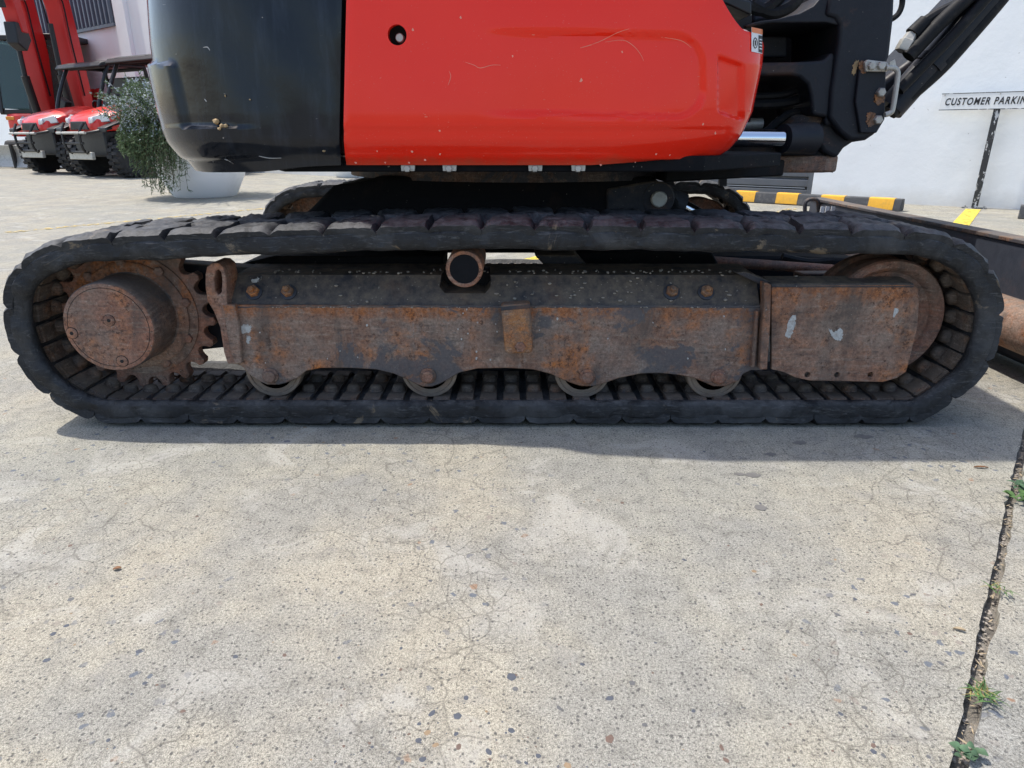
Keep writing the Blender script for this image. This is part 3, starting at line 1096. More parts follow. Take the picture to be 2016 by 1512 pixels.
def stone(mb, c, r, rg, flat=0.6):
    sx, sy, sz = r * rg.uniform(.7, 1.3), r * rg.uniform(.7, 1.3), r * flat * rg.uniform(.7, 1.2)
    a = rg.uniform(0, 6.28)
    ca, sa = math.cos(a), math.sin(a)
    vs = []
    for v in IV:
        k = rg.uniform(.8, 1.15)
        x, y, z = v.x * sx * k, v.y * sy * k, v.z * sz * k
        vs.append((c[0] + x * ca - y * sa, c[1] + x * sa + y * ca, c[2] + z))
    mb.add(vs, IF)


for k in range(150):
    x = rg.uniform(-.62, .60)
    if rg.random() < .45:
        f = 0.15 + 0.85 * rg.random() ** 1.5
        x = rg.gauss(0.23, 0.17) if rg.random() < .7 else x
        if abs(x + 0.115) < 0.075:
            continue
        stone(mb, (x, 1.645 + .055 * f - .002, .298 + .071 * f + .002), rg.uniform(.0015, .0062), rg)
    else:
        stone(mb, (x, rg.uniform(1.70, 1.75), .373), rg.uniform(.002, .005), rg)
for k in range(60):
    stone(mb, (rg.uniform(-.6, .6), 1.634 + rg.uniform(0, .006), .300), rg.uniform(.0015, .003), rg)
tag(mb.build('grit', 'pebble', frame_o, angle=0), kind='stuff')

# flaked white paint and clay marks
def flake(pts, Y, parent, mat='lime_paint', n=8, seed=0, name='paint_flake', r=2.0):
    rnd = random.Random(seed)
    ring = catmull([(x, y, 0) for x, y in pts], n, True)
    ring = [at(p.x + rnd.uniform(-r, r), p.y + rnd.uniform(-r, r), Y) for p in ring]
    return MB().prism(ring, Y - 0.0012, Y + 0.001).build(name, mat, parent, angle=0)


flake([(469, 643), (492, 640), (494, 652), (482, 655), (470, 656)], YP, side_plate, seed=1)
flake([(486, 662), (494, 664), (491, 674), (486, 674)], YP, side_plate, seed=2)
flake([(1556, 626), (1566, 622), (1563, 645), (1556, 662), (1547, 663), (1549, 645)], 1.628, cover, seed=3)
flake([(1632, 648), (1642, 652), (1655, 647), (1659, 662), (1652, 671), (1640, 664)], 1.628, cover, seed=4)
rf = random.Random(2)
for i in range(24):
    fx, fy = (rf.gauss(915, 26), rf.gauss(655, 26)) if i < 10 else (rf.uniform(480, 1470), rf.uniform(620, 715))
    r_ = rf.uniform(0.7, 1.9)
    flake([(fx - r_, fy - r_ * .8), (fx + r_, fy - r_ * rf.uniform(.6, 1.6)), (fx + r_ * 1.1, fy + r_), (fx - r_ * .5, fy + r_ * rf.uniform(.8, 2))], YP, side_plate, n=2, seed=10 + i, r=0.4)
flake([(1762, 607), (1769, 611), (1762, 622), (1757, 624)], 1.628, cover, n=3, seed=90, r=1.0)
yy = 1.645 + .055 * .85
flake([(495, 552), (512, 546), (514, 550), (503, 557)], yy - .004, frame_o, seed=30)

# ---- sprocket, final drive, idler
SX, SZ = at(266, 621, 1.70)
nt = 20
prof = []
for k in range(nt):
    a0 = 2 * math.pi * (k + 0.2) / nt
    for m in range(9):                       # round seat for the link
        ph = math.pi * (m / 8)
        u_, w_ = 0.0195 * math.cos(ph), 0.026 * math.sin(ph)
        rr = 0.199 - w_
        aa = a0 - u_ / 0.196
        prof.append((SX + rr * math.cos(aa), SZ + rr * math.sin(aa)))
    aa = a0 + math.pi / nt
    prof.append((SX + 0.205 * math.cos(aa), SZ + 0.205 * math.sin(aa)))
spk = MB().prism(prof, 1.708, 1.737).build('drive_sprocket', 'rust_hub', EX, bevel=0.002)
MB().lathe([(0.12, 0), (0.158, 0.0), (0.161, 0.003), (0.161, 0.012), (0.150, 0.014)], (SX, 1.716, SZ), (0, -1, 0), 48).build('sprocket_ring', 'rust_plate', spk)
MB().lathe([(0.118, 0.0), (0.139, 0.0), (0.140, 0.006), (0.136, 0.009), (0.12, 0.009)], (SX, 1.703, SZ), (0, -1, 0), 48).build('hub_flange', 'rust_cover', spk)
for k in range(9):
    a = 2 * math.pi * (k + 0.35) / 9
    MB().lathe([(0.0125, 0), (0.0125, 0.008), (0.010, 0.010)], (SX + 0.142 * math.cos(a), 1.703, SZ + 0.142 * math.sin(a)), (0, -1, 0), 6).build('sprocket_bolt', 'rust_hub', spk)
HR = 0.111
HX, HZ = SX, SZ
hub = MB().lathe([(0.05, 0.0), (0.118, 0.0), (0.116, 0.008), (0.112, 0.012), (0.1115, 0.10), (0.111, 0.119), (0.1095, 0.1225), (0.10, 0.123)], (HX, 1.703, HZ), (0, -1, 0), 64).build('final_drive', 'hub_side', EX, angle=28)
fy = 1.703 - 0.123
capd = MB().lathe([(0.1085, -0.004), (0.1085, 0.001), (0.1075, 0.0018), (0.03, 0.002)], (HX, fy, HZ), (0, -1, 0), 64).build('drive_cover', 'rust_hub', hub, angle=25)
MB().tube([(HX + 0.0985 * math.cos(a / 48 * 6.2832), fy - 0.0019, HZ + 0.0985 * math.sin(a / 48 * 6.2832)) for a in range(48)], 0.0008, 4, True).build('cover_groove', 'gap_black', capd)
for bx_, by_ in ((215, 631), (142, 656), (241, 711)):
    c0 = at3(bx_, by_, fy - 0.002)
    pb = MB().lathe([(0.0135, -0.001), (0.0135, 0.0014), (0.0125, 0.002), (0.005, 0.002)], c0, (0, -1, 0), 24).build('plug', 'rust_hub', capd)
    MB().tube([(c0.x + 0.0140 * math.cos(a / 20 * 6.2832), c0.y - 0.0004, c0.z + 0.0140 * math.sin(a / 20 * 6.2832)) for a in range(20)], 0.0010, 4, True).build('plug_groove', 'gap_black', pb)
    MB().lathe([(0.0048, 0.0012), (0.0048, 0.0026)], c0, (0, -1, 0), 6).build('hex_socket', 'gap_black', pb)
MB().cyl((SX, 1.737, SZ), (SX, 1.90, SZ), 0.09, seg=32).build('motor_housing', 'black_steel', EX)
MB().prism(px([(345, 512), (380, 514), (500, 522), (500, 540), (420, 538), (350, 525)], 1.84), 1.80, 1.86).build('motor_guard', 'black_dusty', EX, bevel=0.003)

MB().prism(px([(330, 530), (470, 524), (470, 668), (452, 676), (400, 682), (330, 690)], 1.86), 1.82, 1.90).build('motor_bracket', 'black_steel', EX, bevel=0.004)

IX, IZ = at(1737, 627, 1.69)
idl = MB().lathe([(0.05, 0.02), (0.120, 0.016), (0.126, 0.006), (0.134, 0.0), (0.150, 0.0), (0.154, 0.006), (0.154, 0.030), (0.146, 0.040), (0.146, 0.085), (0.154, 0.095), (0.154, 0.118), (0.148, 0.122), (0.132, 0.122), (0.05, 0.11)], (IX, 1.678, IZ), (0, 1, 0), 64).build('idler_wheel', 'rust_hub', EX, angle=28)
MB().cyl((IX, 1.64, IZ), (IX, 1.69, IZ), 0.05, seg=24).build('idler_axle', 'rust_dark', idl)
MB().prismx([(1.72, 0.20), (1.72, 0.32), (1.78, 0.32), (1.78, 0.20)], at(1500, 600, 1.74)[0], IX).build('idler_yoke', 'rust_dark', EX, bevel=0.004)

# far side running gear, seen between the tracks
for src in (frame_o, spk, idl):
    c = src.copy()
    COL.objects.link(c)
    c.scale = (1, -1, 1)
    c.location = (0, 2 * YC, 0)

# ---- centre frame between the tracks
MB().prism(px([(560, 465), (586, 432), (612, 410), (655, 366), (720, 356), (742, 348), (860, 346), (1285, 348), (1305, 362), (1322, 372), (1336, 396), (1348, 432), (1350, 465)], 2.12), 2.12, 3.15).build('centre_frame', 'black_steel_shaded', EX, bevel=0.012)
MB().prism(px([(455, 548), (470, 530), (500, 508), (560, 494), (878, 494), (876, 545)], 1.95), 1.86, 2.02).build('frame_leg', 'black_steel_shaded', EX, bevel=0.006)
MB().prism(px([(1050, 492), (1130, 492), (1172, 540), (1096, 540)], 1.95), 1.86, 2.02).build('frame_leg', 'black_dusty', EX, bevel=0.006)
MB().prism(px([(1128, 492), (1395, 492), (1420, 540), (1172, 540)], 2.0), 1.96, 2.05).build('frame_leg', 'black_steel_shaded', EX, bevel=0.006)
MB().prism(px([(560, 470), (590, 440), (1340, 440), (1380, 470), (1380, 492), (520, 492)], 2.3), 2.25, 3.0).build('belly_plate', 'black_steel_shaded', EX, bevel=0.006)
MB().cyl((0.03, YC, 0.575), (0.03, YC, 0.64), 0.62, seg=64).build('swing_bearing', 'rust_dark', EX)
for q in ((1297, 392, 0.028), (1297, 392, 0.046)):
    pass
c0 = at3(1297, 392, 2.10)
MB().lathe([(0.05, 0.0), (0.05, 0.03), (0.046, 0.034), (0.03, 0.034)], c0 + Vector((0, .04, 0)), (0, -1, 0), 28).build('pin_boss', 'black_dusty', EX)
MB().lathe([(0.024, 0.0), (0.024, 0.012), (0.021, 0.015)], c0 + Vector((0, .006, 0)), (0, -1, 0), 24).build('pivot_pin', 'galv', EX)
MB().prism(px([(1195, 372), (1290, 355), (1318, 364), (1330, 390), (1318, 415), (1285, 424), (1230, 432), (1195, 432)], 2.11), 2.108, 2.16).build('lift_lug', 'black_dusty', EX, bevel=0.006)
MB().cyl(at3(1330, 398, 2.25), at3(1460, 470, 2.25), 0.022, seg=16).build('blade_ram_rod', 'chrome', EX)
MB().cyl(at3(1250, 372, 2.25), at3(1345, 406, 2.25), 0.04, seg=16).build('blade_ram', 'black_steel', EX)

MB().prism(px([(1375, 500), (1560, 500), (1680, 505), (1680, 560), (1375, 548)], 2.35), 2.30, 2.40).build('blade_frame', 'black_steel_shaded', EX, bevel=0.01)
MB().tube([at3(1370, 512, 2.12), at3(1640, 531, 2.14)], 0.016, 12).build('blade_pipe', 'rust_hub', EX)
MB().tube(catmull([at3(x, y, 2.2) for x, y in ((1540, 505), (1590, 515), (1640, 512))], 5), 0.012, 8).build('blade_hose', 'hose', EX)

# ---- dozer blade
bl = MB().prism([(1.605, 0.383), (1.640, 0.392), (1.668, 0.388), (1.672, 0.372), (1.640, 0.335), (1.622, 0.27), (1.618, 0.19), (1.632, 0.11), (1.672, 0.035), (1.690, 0.010), (1.66, 0.006), (1.62, 0.03), (1.60, 0.09), (1.595, 0.20), (1.600, 0.30)], 1.60, 3.72).build('dozer_blade', 'black_steel', EX, bevel=0.004)
MB().bar((1.634, 1.598, 0.389), (1.634, 3.722, 0.389), 0.072, 0.014).build('top_edge', 'rust_dark', bl, bevel=0.003)
MB().tube([(1.555, 1.60, 0.155), (1.555, 3.70, 0.155)], 0.075, 28).build('beam', 'rust_cover', bl)
for y in (2.18, 3.14):
    MB().bar((0.75, y, 0.22), (1.50, y, 0.17), 0.07, 0.10).build('blade_arm', 'black_steel', bl, bevel=0.006)
MB().bar((0.85, 1.985, 0.305), (1.36, 2.07, 0.29), 0.05, 0.035).build('brace_bar', 'rust_dark', bl, bevel=0.004)
for y in (1.9, 2.6, 3.3):
    MB().prism([(1.60, 0.36), (1.60, 0.10), (1.55, 0.14), (1.575, 0.33)], y, y + 0.012).build('stiffener', 'black_steel', bl)
hp = [(1585, 424), (1585, 402), (1591, 394), (1602, 392), (1610, 397), (1611, 424)]
MB().tube(catmull([at3(x, y, 3.60) for x, y in hp], 5), 0.010, 8).build('lifting_loop', 'rust_dark', bl)
for i, sx in enumerate((1617, 1627, 1638)):
    MB().prism(px([(sx, 406), (sx + 7, 407), (sx + 4, 421), (sx - 3, 420)], 3.40), 3.40, 3.404).build('decal', 'sticker_white', bl, angle=0)

# ---- house: counterweight shell
YS = 1.70


def ysurf(z):
    return YS + 0.02 * smooth(0.70, 0.64, z) * 1.0 + 0.03 * max(0, z - 0.75)


SEAM = [at(676, 0, YS), at(671, 325, YS)]


def seam_x(z):
    (xa, za), (xb, zb) = SEAM
    return xb + (xa - xb) * (z - zb) / (za - zb)


prof_cw = [(z, x) for x, z in [at(a, b, 1.93) for a, b in ((288, -150), (293, 0), (296, 40), (301, 85), (309, 130), (322, 190), (336, 250), (346, 275), (366, 305), (390, 335), (405, 346))]]
prof_cw.sort()


def interp(tab, z):
    return float(np.interp(z, [a for a, b in tab], [b for a, b in tab]))


NI, NJ = 150, 110
ZB = at(520, 343, YS)[1]
ZT = 1.30


def cw_point(s, z):
    xs = seam_x(z) - 0.006
    xr = interp(prof_cw, z) - 0.080
    rx, ry = 0.50, 0.62
    x1 = xr + rx
    L1 = max(0.02, xs - x1)
    L2 = 0.9
    l = s * (L1 + L2)
    y0 = ysurf(z)
    if l <= L1:
        return Vector((xs - l, y0, z))
    a = (l - L1) / L2 * math.pi / 2
    e = 0.80
    return Vector((x1 - rx * max(0.0, math.sin(a)) ** e, y0 + ry * (1 - max(0.0, math.cos(a)) ** e), z))


def grid_shell(fn, disp, ni, nj, zfun, thick):
    g = [[None] * nj for _ in range(ni)]
    for i in range(ni):
        s = i / (ni - 1)
        for j in range(nj):
            t = j / (nj - 1)
            g[i][j] = fn(s, zfun(s, t))
    nn = [[None] * nj for _ in range(ni)]
    for i in range(ni):
        for j in range(nj):
            du = g[min(i + 1, ni - 1)][j] - g[max(i - 1, 0)][j]
            dv = g[i][min(j + 1, nj - 1)] - g[i][max(j - 1, 0)]
            n = du.cross(dv)
            n.normalize()
            if n.dot(g[i][j] - Vector((0, YC, 0.8))) < 0:
                n = -n
            nn[i][j] = n
    out, inn = [], []
    for i in range(ni):
        ro, ri = [], []
        for j in range(nj):
            d = disp(*topx(g[i][j]), i / (ni - 1), j / (nj - 1))
            ro.append(g[i][j] + nn[i][j] * d)
            ri.append(-nn[i][j] * (thick + d))
        out.append(ro)
        inn.append(ri)
    return out, inn


def cw_disp(x, y, s, t):
    d = 0.0
    # lower bumper stands proud at the rear corner
    d += 0.016 * smooth(247, 253, y) * smooth(520, 400, x)
    d -= 0.010 * smooth(300, 318, y) * smooth(560, 420, x)
    # recess on the rear quarter
    e = smooth(352 + (y - 130) * 0.22, 338 + (y - 130) * 0.22, x) * smooth(122, 128, y) * smooth(252, 248, y)
    d += 0.014 * e
    # soft dents
    d += 0.0015 * math.sin(x * 0.021 + y * 0.013) + 0.001 * math.sin(x * 0.043 - y * 0.03)
    # rolled edges
    d -= 0.008 * smooth(0.02, 0.0, t) + 0.004 * smooth(0.01, 0.0, s)
    return d


zlev = [ZB + (ZT - ZB) * (j / (NJ - 1)) ** 1.5 for j in range(NJ)]
og, ig = grid_shell(cw_point, cw_disp, NI, NJ, lambda s, t: ZB + 0.012 * smooth(0.0, 0.25, 0.25 - s) * 1.5 + (ZT - ZB) * t ** 1.5, 0.035)
cwt = MB().shell(og, ig).build('counterweight', 'counterweight_paint', EX, angle=40)
CWG = og


def surf_pt(G, x, y, lift=0.0005):
    best, bp = 1e9, None
    for row in G:
        for p in row:
            a, b = topx(p)
            d = (a - x) ** 2 + (b - y) ** 2
            if d < best:
                best, bp = d, p
    return Vector(bp) + (Vector((0, 0, CAMH)) - Vector(bp)).normalized() * lift


# panel
prof_rp = [(z, x) for x, z in [at(a, b, 1.84) for a, b in ((1512, -150), (1512, 20), (1511, 60), (1504, 130), (1484, 220), (1462, 265), (1440, 295), (1415, 316), (1385, 327))]]
prof_rp.sort()
PZB = at(800, 325.5, 1.72)[1]


def rp_point(s, z):
    xs = seam_x(z) + 0.004
    xf = interp(prof_rp, z) + 0.006
    rx, ry = 0.34, 0.20
    x1 = xf - rx
    L1 = x1 - xs
    L2 = 0.50
    l = s * (L1 + L2)
    y0 = ysurf(z)
    if l <= L1:
        return Vector((xs + l, y0, z))
    a = (l - L1) / L2 * math.pi / 2
    e = 0.86
    return Vector((x1 + rx * max(0.0, math.sin(a)) ** e, y0 + ry * (1 - max(0.0, math.cos(a)) ** e), z))


def rp_z(s, t):
    zt = 1.24 - 0.30 * smooth(0.52, 0.80, s) - 0.03 * smooth(0.80, 1.0, s)
    return PZB + (zt - PZB) * t


def rbox(x, y, x0, x1, y0, y1, r, w):
    dx = max(x0 + r - x, x - (x1 - r), 0)
    dy = max(y0 + r - y, y - (y1 - r), 0)
    d = r - math.hypot(dx, dy)
    d = min(d, x - x0, x1 - x, y - y0, y1 - y) if dx == 0 or dy == 0 else d
    return smooth(0, w, d)


def rp_disp(x, y, s, t):
    d = 0.0
    d -= 0.009 * rbox(x, y - (x - 1200) * 0.02, 900, 1390, 62, 232, 60, 9) * smooth(930, 1120, x)
    d -= 0.010 * rbox(x, y - (x - 1410) * 0.35, 1412, 1466, 106, 222, 9, 7)
    d -= 0.010 * smooth(248, 256, y) * 0.5 * smooth(1450, 1380, x)
    d -= 0.012 * smooth(0.03, 0.0, t) + 0.004 * smooth(0.008, 0.0, s) + 0.02 * smooth(0.965, 1.0, t)
    d += 0.001 * math.sin(x * .012 + 1) * math.sin(y * .02)
    return d


og, ig = grid_shell(rp_point, rp_disp, 230, 100, rp_z, 0.02)
panel = MB().shell(og, ig).build('side_panel', 'red_paint', EX, angle=40)
RPG = og
c0 = at3(781, 68, YS)
cut(panel, MB().cyl(c0 + Vector((0, -.06, 0)), c0 + Vector((0, .08, 0)), 0.0215, seg=28))
cup = MB().lathe([(0.0235, 0.012), (0.0235, 0.05), (0.0, 0.05)], c0, (0, 1, 0), 24)
MB().cyl(c0 + Vector((0, .045, 0)), c0 + Vector((0, .055, 0)), 0.026, seg=24).build('lock_recess', 'gap_black', panel)
MB().lathe([(0.010, 0.05), (0.010, 0.022), (0.008, 0.019), (0.004, 0.019)], c0 + Vector((0.003, 0, -0.004)), (0, 1, 0), 20).build('lock_barrel', 'galv', panel)


def strokes(G, lines, mat, name, parent, r=0.0006):
    for ln in lines:
        pts = catmull([surf_pt(G, x, y, 0.0004) for x, y in ln], 4)
        n = len(pts)
        MB().tube(pts, [r * (0.35 + 0.65 * math.sin(math.pi * min(1, max(0, (i + .5) / n)))) for i in range(n)], 4).build(name, mat, parent)


strokes(RPG, [[(1142, 95), (1180, 80), (1215, 66), (1240, 57)], [(1190, 81), (1225, 80), (1248, 90), (1262, 106), (1265, 122)], [(918, 125), (935, 130), (948, 136), (968, 131), (984, 129)], [(885, 138), (888, 152), (884, 166)],
              [(1140, 95), (1163, 90)], [(1300, 72), (1340, 78), (1362, 95)]], 'scratch_pale', 'scratch', panel, 0.0006)
mb = MB()
rs = random.Random(4)
for (x, y, r) in ((815, 60, 2.6), (907, 35, 2.4), (1143, 158, 3.5), (1009, 112, 2), (1225, 105, 2), (810, 300, 3), (835, 312, 3), (865, 303, 2.5), (742, 298, 2), (806, 318, 3), (1290, 303, 2.5), (1320, 304, 2), (1408, 262, 3), (1385, 246, 2.5), (864, 258, 2.5), (700, 320, 3), (760, 322, 3), (1180, 322, 3), (1250, 321, 2)):
    c = surf_pt(RPG, x, y, 0.0006)
    q = r * 0.0011
    mb.add([c + Vector((-q, 0, rs.uniform(-q, q))), c + Vector((0, 0, q * 1.3)), c + Vector((q, 0, rs.uniform(-q, q))), c + Vector((0, 0, -q * 1.2))], [(0, 1, 2, 3)])
tag(mb.build('paint_chips', 'scratch_pale', panel, angle=0), kind='stuff')
strokes(CWG, [[(508, 307), (530, 310), (552, 312)], [(398, 92), (408, 95), (414, 98)], [(404, 193), (408, 200)], [(366, 214), (380, 220), (388, 225)], [(345, 312), (380, 318), (420, 319)], [(425, 314), (442, 313), (460, 321)]], 'scratch_grey', 'scratch', cwt, 0.0011)
mb = MB()
for (x, y, r) in ((426, 240, 7), (436, 246, 6), (446, 249, 6), (432, 252, 4), (640, 298, 3), (494, 195, 2), (443, 189, 2)):
    c = surf_pt(CWG, x, y, 0.002)
    stone(mb, c, r * 0.0012, rs, 1.0)
tag(mb.build('dried_mud', 'primer_tan', cwt, angle=0), kind='stuff')
# scrape to primer at the top of the tail
mb = MB()
for i, (x, y) in enumerate(((340, -6), (346, 8), (350, 18), (354, 28))):
    stone(mb, surf_pt(CWG, x, y, -0.0005), 0.0052 - i * 0.0009, rs, 1.0)
tag(mb.build('primer_scrape', 'rust_orange', cwt, angle=0), kind='stuff')

# warning sticker on the front corner
def panel_solve(x, y, lift):
    best = (1e9, 0, 0)
    for i in range(40, 101):
        s_ = i / 100 * 0.96
        for j in range(0, 60):
            z_ = PZB + (1.02 - PZB) * j / 59
            q = rp_point(s_, z_)
            if q.y > YS + 0.13:
                continue
            a, b = topx(q)
            d = (a - x) ** 2 + (b - y) ** 2
            if d < best[0]:
                best = (d, s_, z_)
    _, s_, z_ = best
    for _ in range(6):
        q = rp_point(s_, z_)
        a, b = topx(q)
        e = 1e-4
        a1, b1 = topx(rp_point(s_ + e, z_))
        a2, b2 = topx(rp_point(s_, z_ + e))
        J = np.array([[(a1 - a) / e, (a2 - a) / e], [(b1 - b) / e, (b2 - b) / e]])
        ds = np.linalg.lstsq(J, np.array([x - a, y - b]), rcond=None)[0]
        s_ = min(0.985, s_ + max(-0.02, min(0.02, ds[0])))
        z_ += max(-0.02, min(0.02, ds[1]))
    q = rp_point(s_, z_)
    n = (rp_point(s_ + 1e-3, z_) - q).cross(rp_point(s_, z_ + 1e-3) - q).normalized()
    if n.y > 0:
        n = -n
    return q + n * lift


def patch(G, x0, x1, y0, y1, mat, name, parent, lift=0.0012, skew=0.22, n=5):
    g = [[panel_solve(x0 + (x1 - x0) * i / (n - 1), y0 + (y1 - y0) * j / (n - 1) + skew * (x0 + (x1 - x0) * i / (n - 1) - 1480), lift) for j in range(n)] for i in range(n)]
    o = [[Vector((0, 0.0008, 0))] * n for _ in range(n)]
    return MB().shell(g, o).build(name, mat, parent, angle=60)


stk = patch(RPG, 1478, 1499, 54, 102, 'sticker_white', 'warning_sticker', panel, 0.0022)
patch(RPG, 1478.5, 1499, 54, 64, 'sticker_orange', 'sticker_header', stk, 0.0030)
patch(RPG, 1491.5, 1498.5, 67, 100, 'sign_ink', 'sticker_text_block', stk, 0.0030)
for yy_ in (74, 80, 86, 92):
    patch(RPG, 1492.5, 1497.5, yy_, yy_ + 2.2, 'sticker_white', 'sticker_text_line', stk, 0.0036, n=3)
MB().tube([panel_solve(1485 + 3.8 * math.cos(a / 16 * 6.2832), 84 + 10 * math.sin(a / 16 * 6.2832) + 1, 0.003) for a in range(16)], 0.0010, 4, True).build('sticker_symbol', 'sign_ink', stk)
MB().tube([panel_solve(1485, 80, 0.003), panel_solve(1485, 90, 0.003)], 0.0016, 5).build('sticker_symbol', 'sign_ink', stk)

# house floor, inner mass and tabs under the panel
xa = at(560, 340, 1.76)[0]
xb = at(1560, 340, 2.0)[0]
MB().prismz([(xa, 1.755), (at(1385, 335, 1.755)[0], 1.755), (xb, 2.1), (xb, 3.2), (xa, 3.45), (-0.85, 2.9), (-0.85, 2.3)], 0.617, 0.655).build('house_frame', 'black_steel_shaded', EX, bevel=0.004)
MB().prismz([(-0.42, 1.765), (0.36, 1.765), (0.44, 1.95), (0.44, 3.4), (-0.5, 3.5), (-0.95, 2.9), (-0.95, 2.4), (-0.7, 2.0)], 0.66, 1.235).build('engine_bay', 'gap_black', EX)
MB().prismz([(-0.40, 1.735), (0.30, 1.735), (0.40, 1.9), (0.40, 3.45), (-0.5, 3.5), (-0.98, 2.9), (-0.98, 2.4), (-0.75, 1.98)], 1.24, 1.42).build('engine_hood', 'red_paint', EX, bevel=0.04, seg=3)
MB().prismz([(-0.62, 1.77), (-0.3, 1.73), (0.50, 1.73), (0.62, 1.82), (0.62, 3.3), (-0.5, 3.4), (-0.88, 2.9), (-0.88, 2.3)], 1.43, 1.80).build('shadow_upper_cover', 'red_paint', EX, bevel=0.06, seg=3)  # unseen bulk above the frame, added to widen the house's ground shadow
for tx in (802, 884, 1053, 1138):
    tb = MB().prism(px([(tx - 13, 325), (tx + 15, 325), (tx + 14, 337), (tx - 12, 337)], 1.742), 1.742, 1.752).build('mounting_tab', 'galv', EX, bevel=0.001)
    c0 = at3(tx, 332, 1.742)
    MB().lathe([(0.009, 0), (0.009, 0.006), (0.007, 0.008)], c0, (0, -1, 0), 6).build('tab_bolt', 'galv', tb)
MB().prism(px([(1416, 322), (1432, 322), (1431, 366), (1417, 366)], 2.9), 2.9, 2.92).build('hanging_bracket', 'black_steel', EX)

# ---- swing bracket and boom at the front
YB = 2.42
casting = MB().prism(px([(1640, -40), (1764, -40), (1760, 40), (1752, 110), (1744, 130), (1739, 235), (1727, 262), (1706, 274), (1676, 277), (1655, 262), (1632, 232), (1636, 180), (1646, 110), (1652, 70), (1652, 48), (1645, 36), (1625, 30)], YB), YB, YB + 0.40).build('swing_bracket', 'black_cast', EX, bevel=0.012, seg=3)
MB().prism(px([(1470, 48), (1500, 40), (1535, 36), (1575, 26), (1605, 10), (1625, -15), (1665, -15), (1665, 60), (1650, 48), (1630, 43), (1520, 44), (1470, 54)], YB), YB + 0.01, YB + 0.36).build('upper_arm', 'black_cast', casting, bevel=0.008, seg=3)
MB().prism(px([(1470, 122), (1560, 121), (1625, 118), (1643, 100), (1650, 110), (1640, 232), (1603, 226), (1600, 190), (1594, 165), (1578, 151), (1560, 147), (1470, 150)], YB), YB + 0.015, YB + 0.34).build('lower_arm', 'black_cast', casting, bevel=0.010, seg=3)
MB().prism(px([(1470, 70), (1550, 72), (1550, 112), (1470, 112)], YB + .25), YB + 0.25, YB + 0.30).build('cavity_block', 'black_steel', casting, bevel=0.006)
MB().prism(px([(1690, 120), (1741, 122), (1738, 235), (1722, 262), (1690, 262), (1680, 200)], YB), YB - 0.014, YB + 0.02).build('cheek_plate', 'black_cast', casting, bevel=0.004)
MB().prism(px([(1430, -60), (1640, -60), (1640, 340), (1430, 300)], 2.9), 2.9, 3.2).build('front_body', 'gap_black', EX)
# pivot
PX, PZ = at(1596, 238, 2.60)
MB().lathe([(0.03, 0.0), (0.115, 0.0), (0.12, 0.006), (0.12, 0.034), (0.112, 0.04), (0.03, 0.04)], (PX, 2.60, PZ - 0.022), (0, 0, 1), 40).build('pivot_flange', 'rust_dark', casting)
MB().prismz([(PX - 0.02, 2.44), (PX + 0.13, 2.44), (PX + 0.20, 2.50), (PX + 0.20, 2.72), (PX + 0.05, 2.76)], PZ - 0.018, PZ + 0.014).build('pivot_web', 'black_cast', casting, bevel=0.01)
MB().prism(px([(1632, 232), (1727, 262), (1706, 276), (1680, 280), (1662, 292), (1648, 312), (1622, 300), (1600, 262)], 2.46), 2.46, 2.76).build('knuckle', 'black_cast', casting, bevel=0.012, seg=3)
MB().lathe([(0.09, 0), (0.108, 0.004), (0.108, 0.085), (0.10, 0.09)], (PX - 0.005, 2.60, PZ - 0.125), (0, 0, 1), 36).build('pivot_post', 'black_cast', EX)
z340 = at(1600, 341, 2.55)[1]
MB().prismz([(PX - 0.30, 2.47), (PX + 0.02, 2.47), (PX + 0.085, 2.52), (PX + 0.10, 2.60), (PX + 0.085, 2.68), (PX + 0.02, 2.74), (PX - 0.30, 2.80)], z340 + 0.005, z340 + 0.062).build('lower_lug', 'rust_hub', EX, bevel=0.01, seg=3)
MB().prismz([(PX - 0.34, 2.44), (PX - 0.05, 2.44), (PX + 0.01, 2.5), (PX + 0.01, 2.8), (PX - 0.34, 2.8)], z340 + 0.064, PZ - 0.03).build('nose_block', 'black_cast', EX, bevel=0.01)
MB().prismz([(0.45, 2.05), (PX - 0.15, 2.40), (PX - 0.15, 2.9), (0.45, 3.1)], z340 - 0.002, z340 + 0.05).build('nose_plate', 'black_steel_shaded', EX, bevel=0.006)
for bx_, by_ in ((1566, 214), (1620, 214)):
    c0 = at3(bx_, by_ + 6, 2.58)
    MB().lathe([(0.011, 0), (0.011, 0.012), (0.009, 0.014)], c0, (0, 0, 1), 6).build('cap_bolt', 'galv', casting)
c0 = at3(1589, 212, 2.60)
MB().lathe([(0.006, 0), (0.006, 0.008), (0.004, 0.01), (0.005, 0.016)], c0, (0, 0, 1), 8).build('grease_nipple', 'galv', casting)
